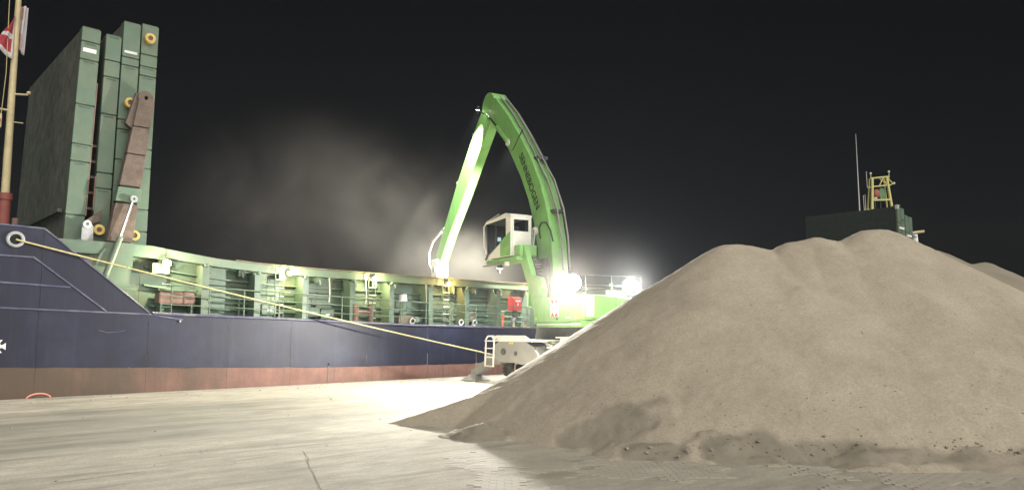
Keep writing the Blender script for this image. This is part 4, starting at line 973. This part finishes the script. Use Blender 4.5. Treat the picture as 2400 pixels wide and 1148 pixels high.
# ------------------------------------------------------------------ dust over the hold, added lamp halo, hazy night air
def volume_box(name, x0, x1, y0, y1, z0, z1, m, label):
    o = MB().box(x0, x1, y0, y1, z0, z1).build(name, m); tag(o, label, kind='stuff'); return o
def dust_halo_mat(blobs, dens, noisy=True):  # also fills the added halo volume round the work lamps
    m = bpy.data.materials.new('dust'); m.use_nodes = True; t = m.node_tree; N = t.nodes; Lk = t.links
    N.remove(N['Principled BSDF']); pv_ = N.new('ShaderNodeVolumePrincipled'); Lk.new(pv_.outputs[0], N['Material Output'].inputs['Volume'])
    pv_.inputs['Color'].default_value = (.95, .90, .80, 1); pv_.inputs['Anisotropy'].default_value = .15
    tc = N.new('ShaderNodeTexCoord')
    n = N.new('ShaderNodeTexNoise'); n.inputs['Scale'].default_value = .30; n.inputs['Detail'].default_value = 6; n.inputs['Roughness'].default_value = .55; n.inputs['Distortion'].default_value = .6
    Lk.new(tc.outputs['Object'], n.inputs['Vector'])
    sub = N.new('ShaderNodeMapRange'); sub.inputs[1].default_value = .30; sub.inputs[2].default_value = .80; Lk.new(n.outputs['Fac'], sub.inputs[0])
    tot = None
    for (c, rad, amp) in blobs:
        mp = N.new('ShaderNodeVectorMath'); mp.operation = 'SUBTRACT'; Lk.new(tc.outputs['Object'], mp.inputs[0]); mp.inputs[1].default_value = c
        dv_ = N.new('ShaderNodeVectorMath'); dv_.operation = 'DIVIDE'; Lk.new(mp.outputs[0], dv_.inputs[0]); dv_.inputs[1].default_value = rad
        ln = N.new('ShaderNodeVectorMath'); ln.operation = 'LENGTH'; Lk.new(dv_.outputs[0], ln.inputs[0])
        fr = N.new('ShaderNodeMapRange'); fr.interpolation_type = 'SMOOTHERSTEP'; fr.inputs[1].default_value = 1.0; fr.inputs[2].default_value = .1; fr.inputs[3].default_value = 0; fr.inputs[4].default_value = amp
        Lk.new(ln.outputs['Value'], fr.inputs[0])
        if tot is None: tot = fr.outputs[0]
        else:
            ad = N.new('ShaderNodeMath'); ad.operation = 'ADD'; Lk.new(tot, ad.inputs[0]); Lk.new(fr.outputs[0], ad.inputs[1]); tot = ad.outputs[0]
    mu = N.new('ShaderNodeMath'); mu.operation = 'MULTIPLY'; Lk.new(tot, mu.inputs[0]); Lk.new(sub.outputs[0], mu.inputs[1])
    m2 = N.new('ShaderNodeMath'); m2.operation = 'MULTIPLY'; Lk.new(mu.outputs[0] if noisy else tot, m2.inputs[0]); m2.inputs[1].default_value = dens
    Lk.new(m2.outputs[0], pv_.inputs['Density']); return m
DUST, GLOW, HAZE = .26, .0055, .00022
volume_box('dust_and_halo', 10, 33, 3.2, 14.5, 2.6, 15.2, dust_halo_mat((((26.2, 7.0, 5.2), (5.2, 4.4, 3.6), 1.5), ((19.0, 9.0, 7.4), (9.8, 5.2, 7.0), .62), ((25.0, 7.0, 9.0), (5, 4, 4.5), .10)), DUST), 'pale dust cloud billowing out of the ship hold')
volume_box('dust_and_halo', 12, 34, -16, 3.1, .15, 9.5, dust_halo_mat((((20.2, -8.3, 3.6), (3.4, 3.2, 2.8), 1.0), ((20.5, -7.0, 3.6), (7.0, 7.0, 4.6), .2)), GLOW, False), 'added glow volume imitating lens glare around the work lamps of the machine')  # added volume: glare round the work lamps imitated by scattering
hm = bpy.data.materials.new('night_haze'); hm.use_nodes = True; t = hm.node_tree; t.nodes.remove(t.nodes['Principled BSDF'])
pv2 = t.nodes.new('ShaderNodeVolumePrincipled'); t.links.new(pv2.outputs[0], t.nodes['Material Output'].inputs['Volume'])
pv2.inputs['Color'].default_value = (.88, .92, 1.0, 1); pv2.inputs['Density'].default_value = HAZE; pv2.inputs['Anisotropy'].default_value = .2
volume_box('haze', -152, 192, -122, 152, -4.6, 24.5, hm, 'thin dusty night air over the harbour')
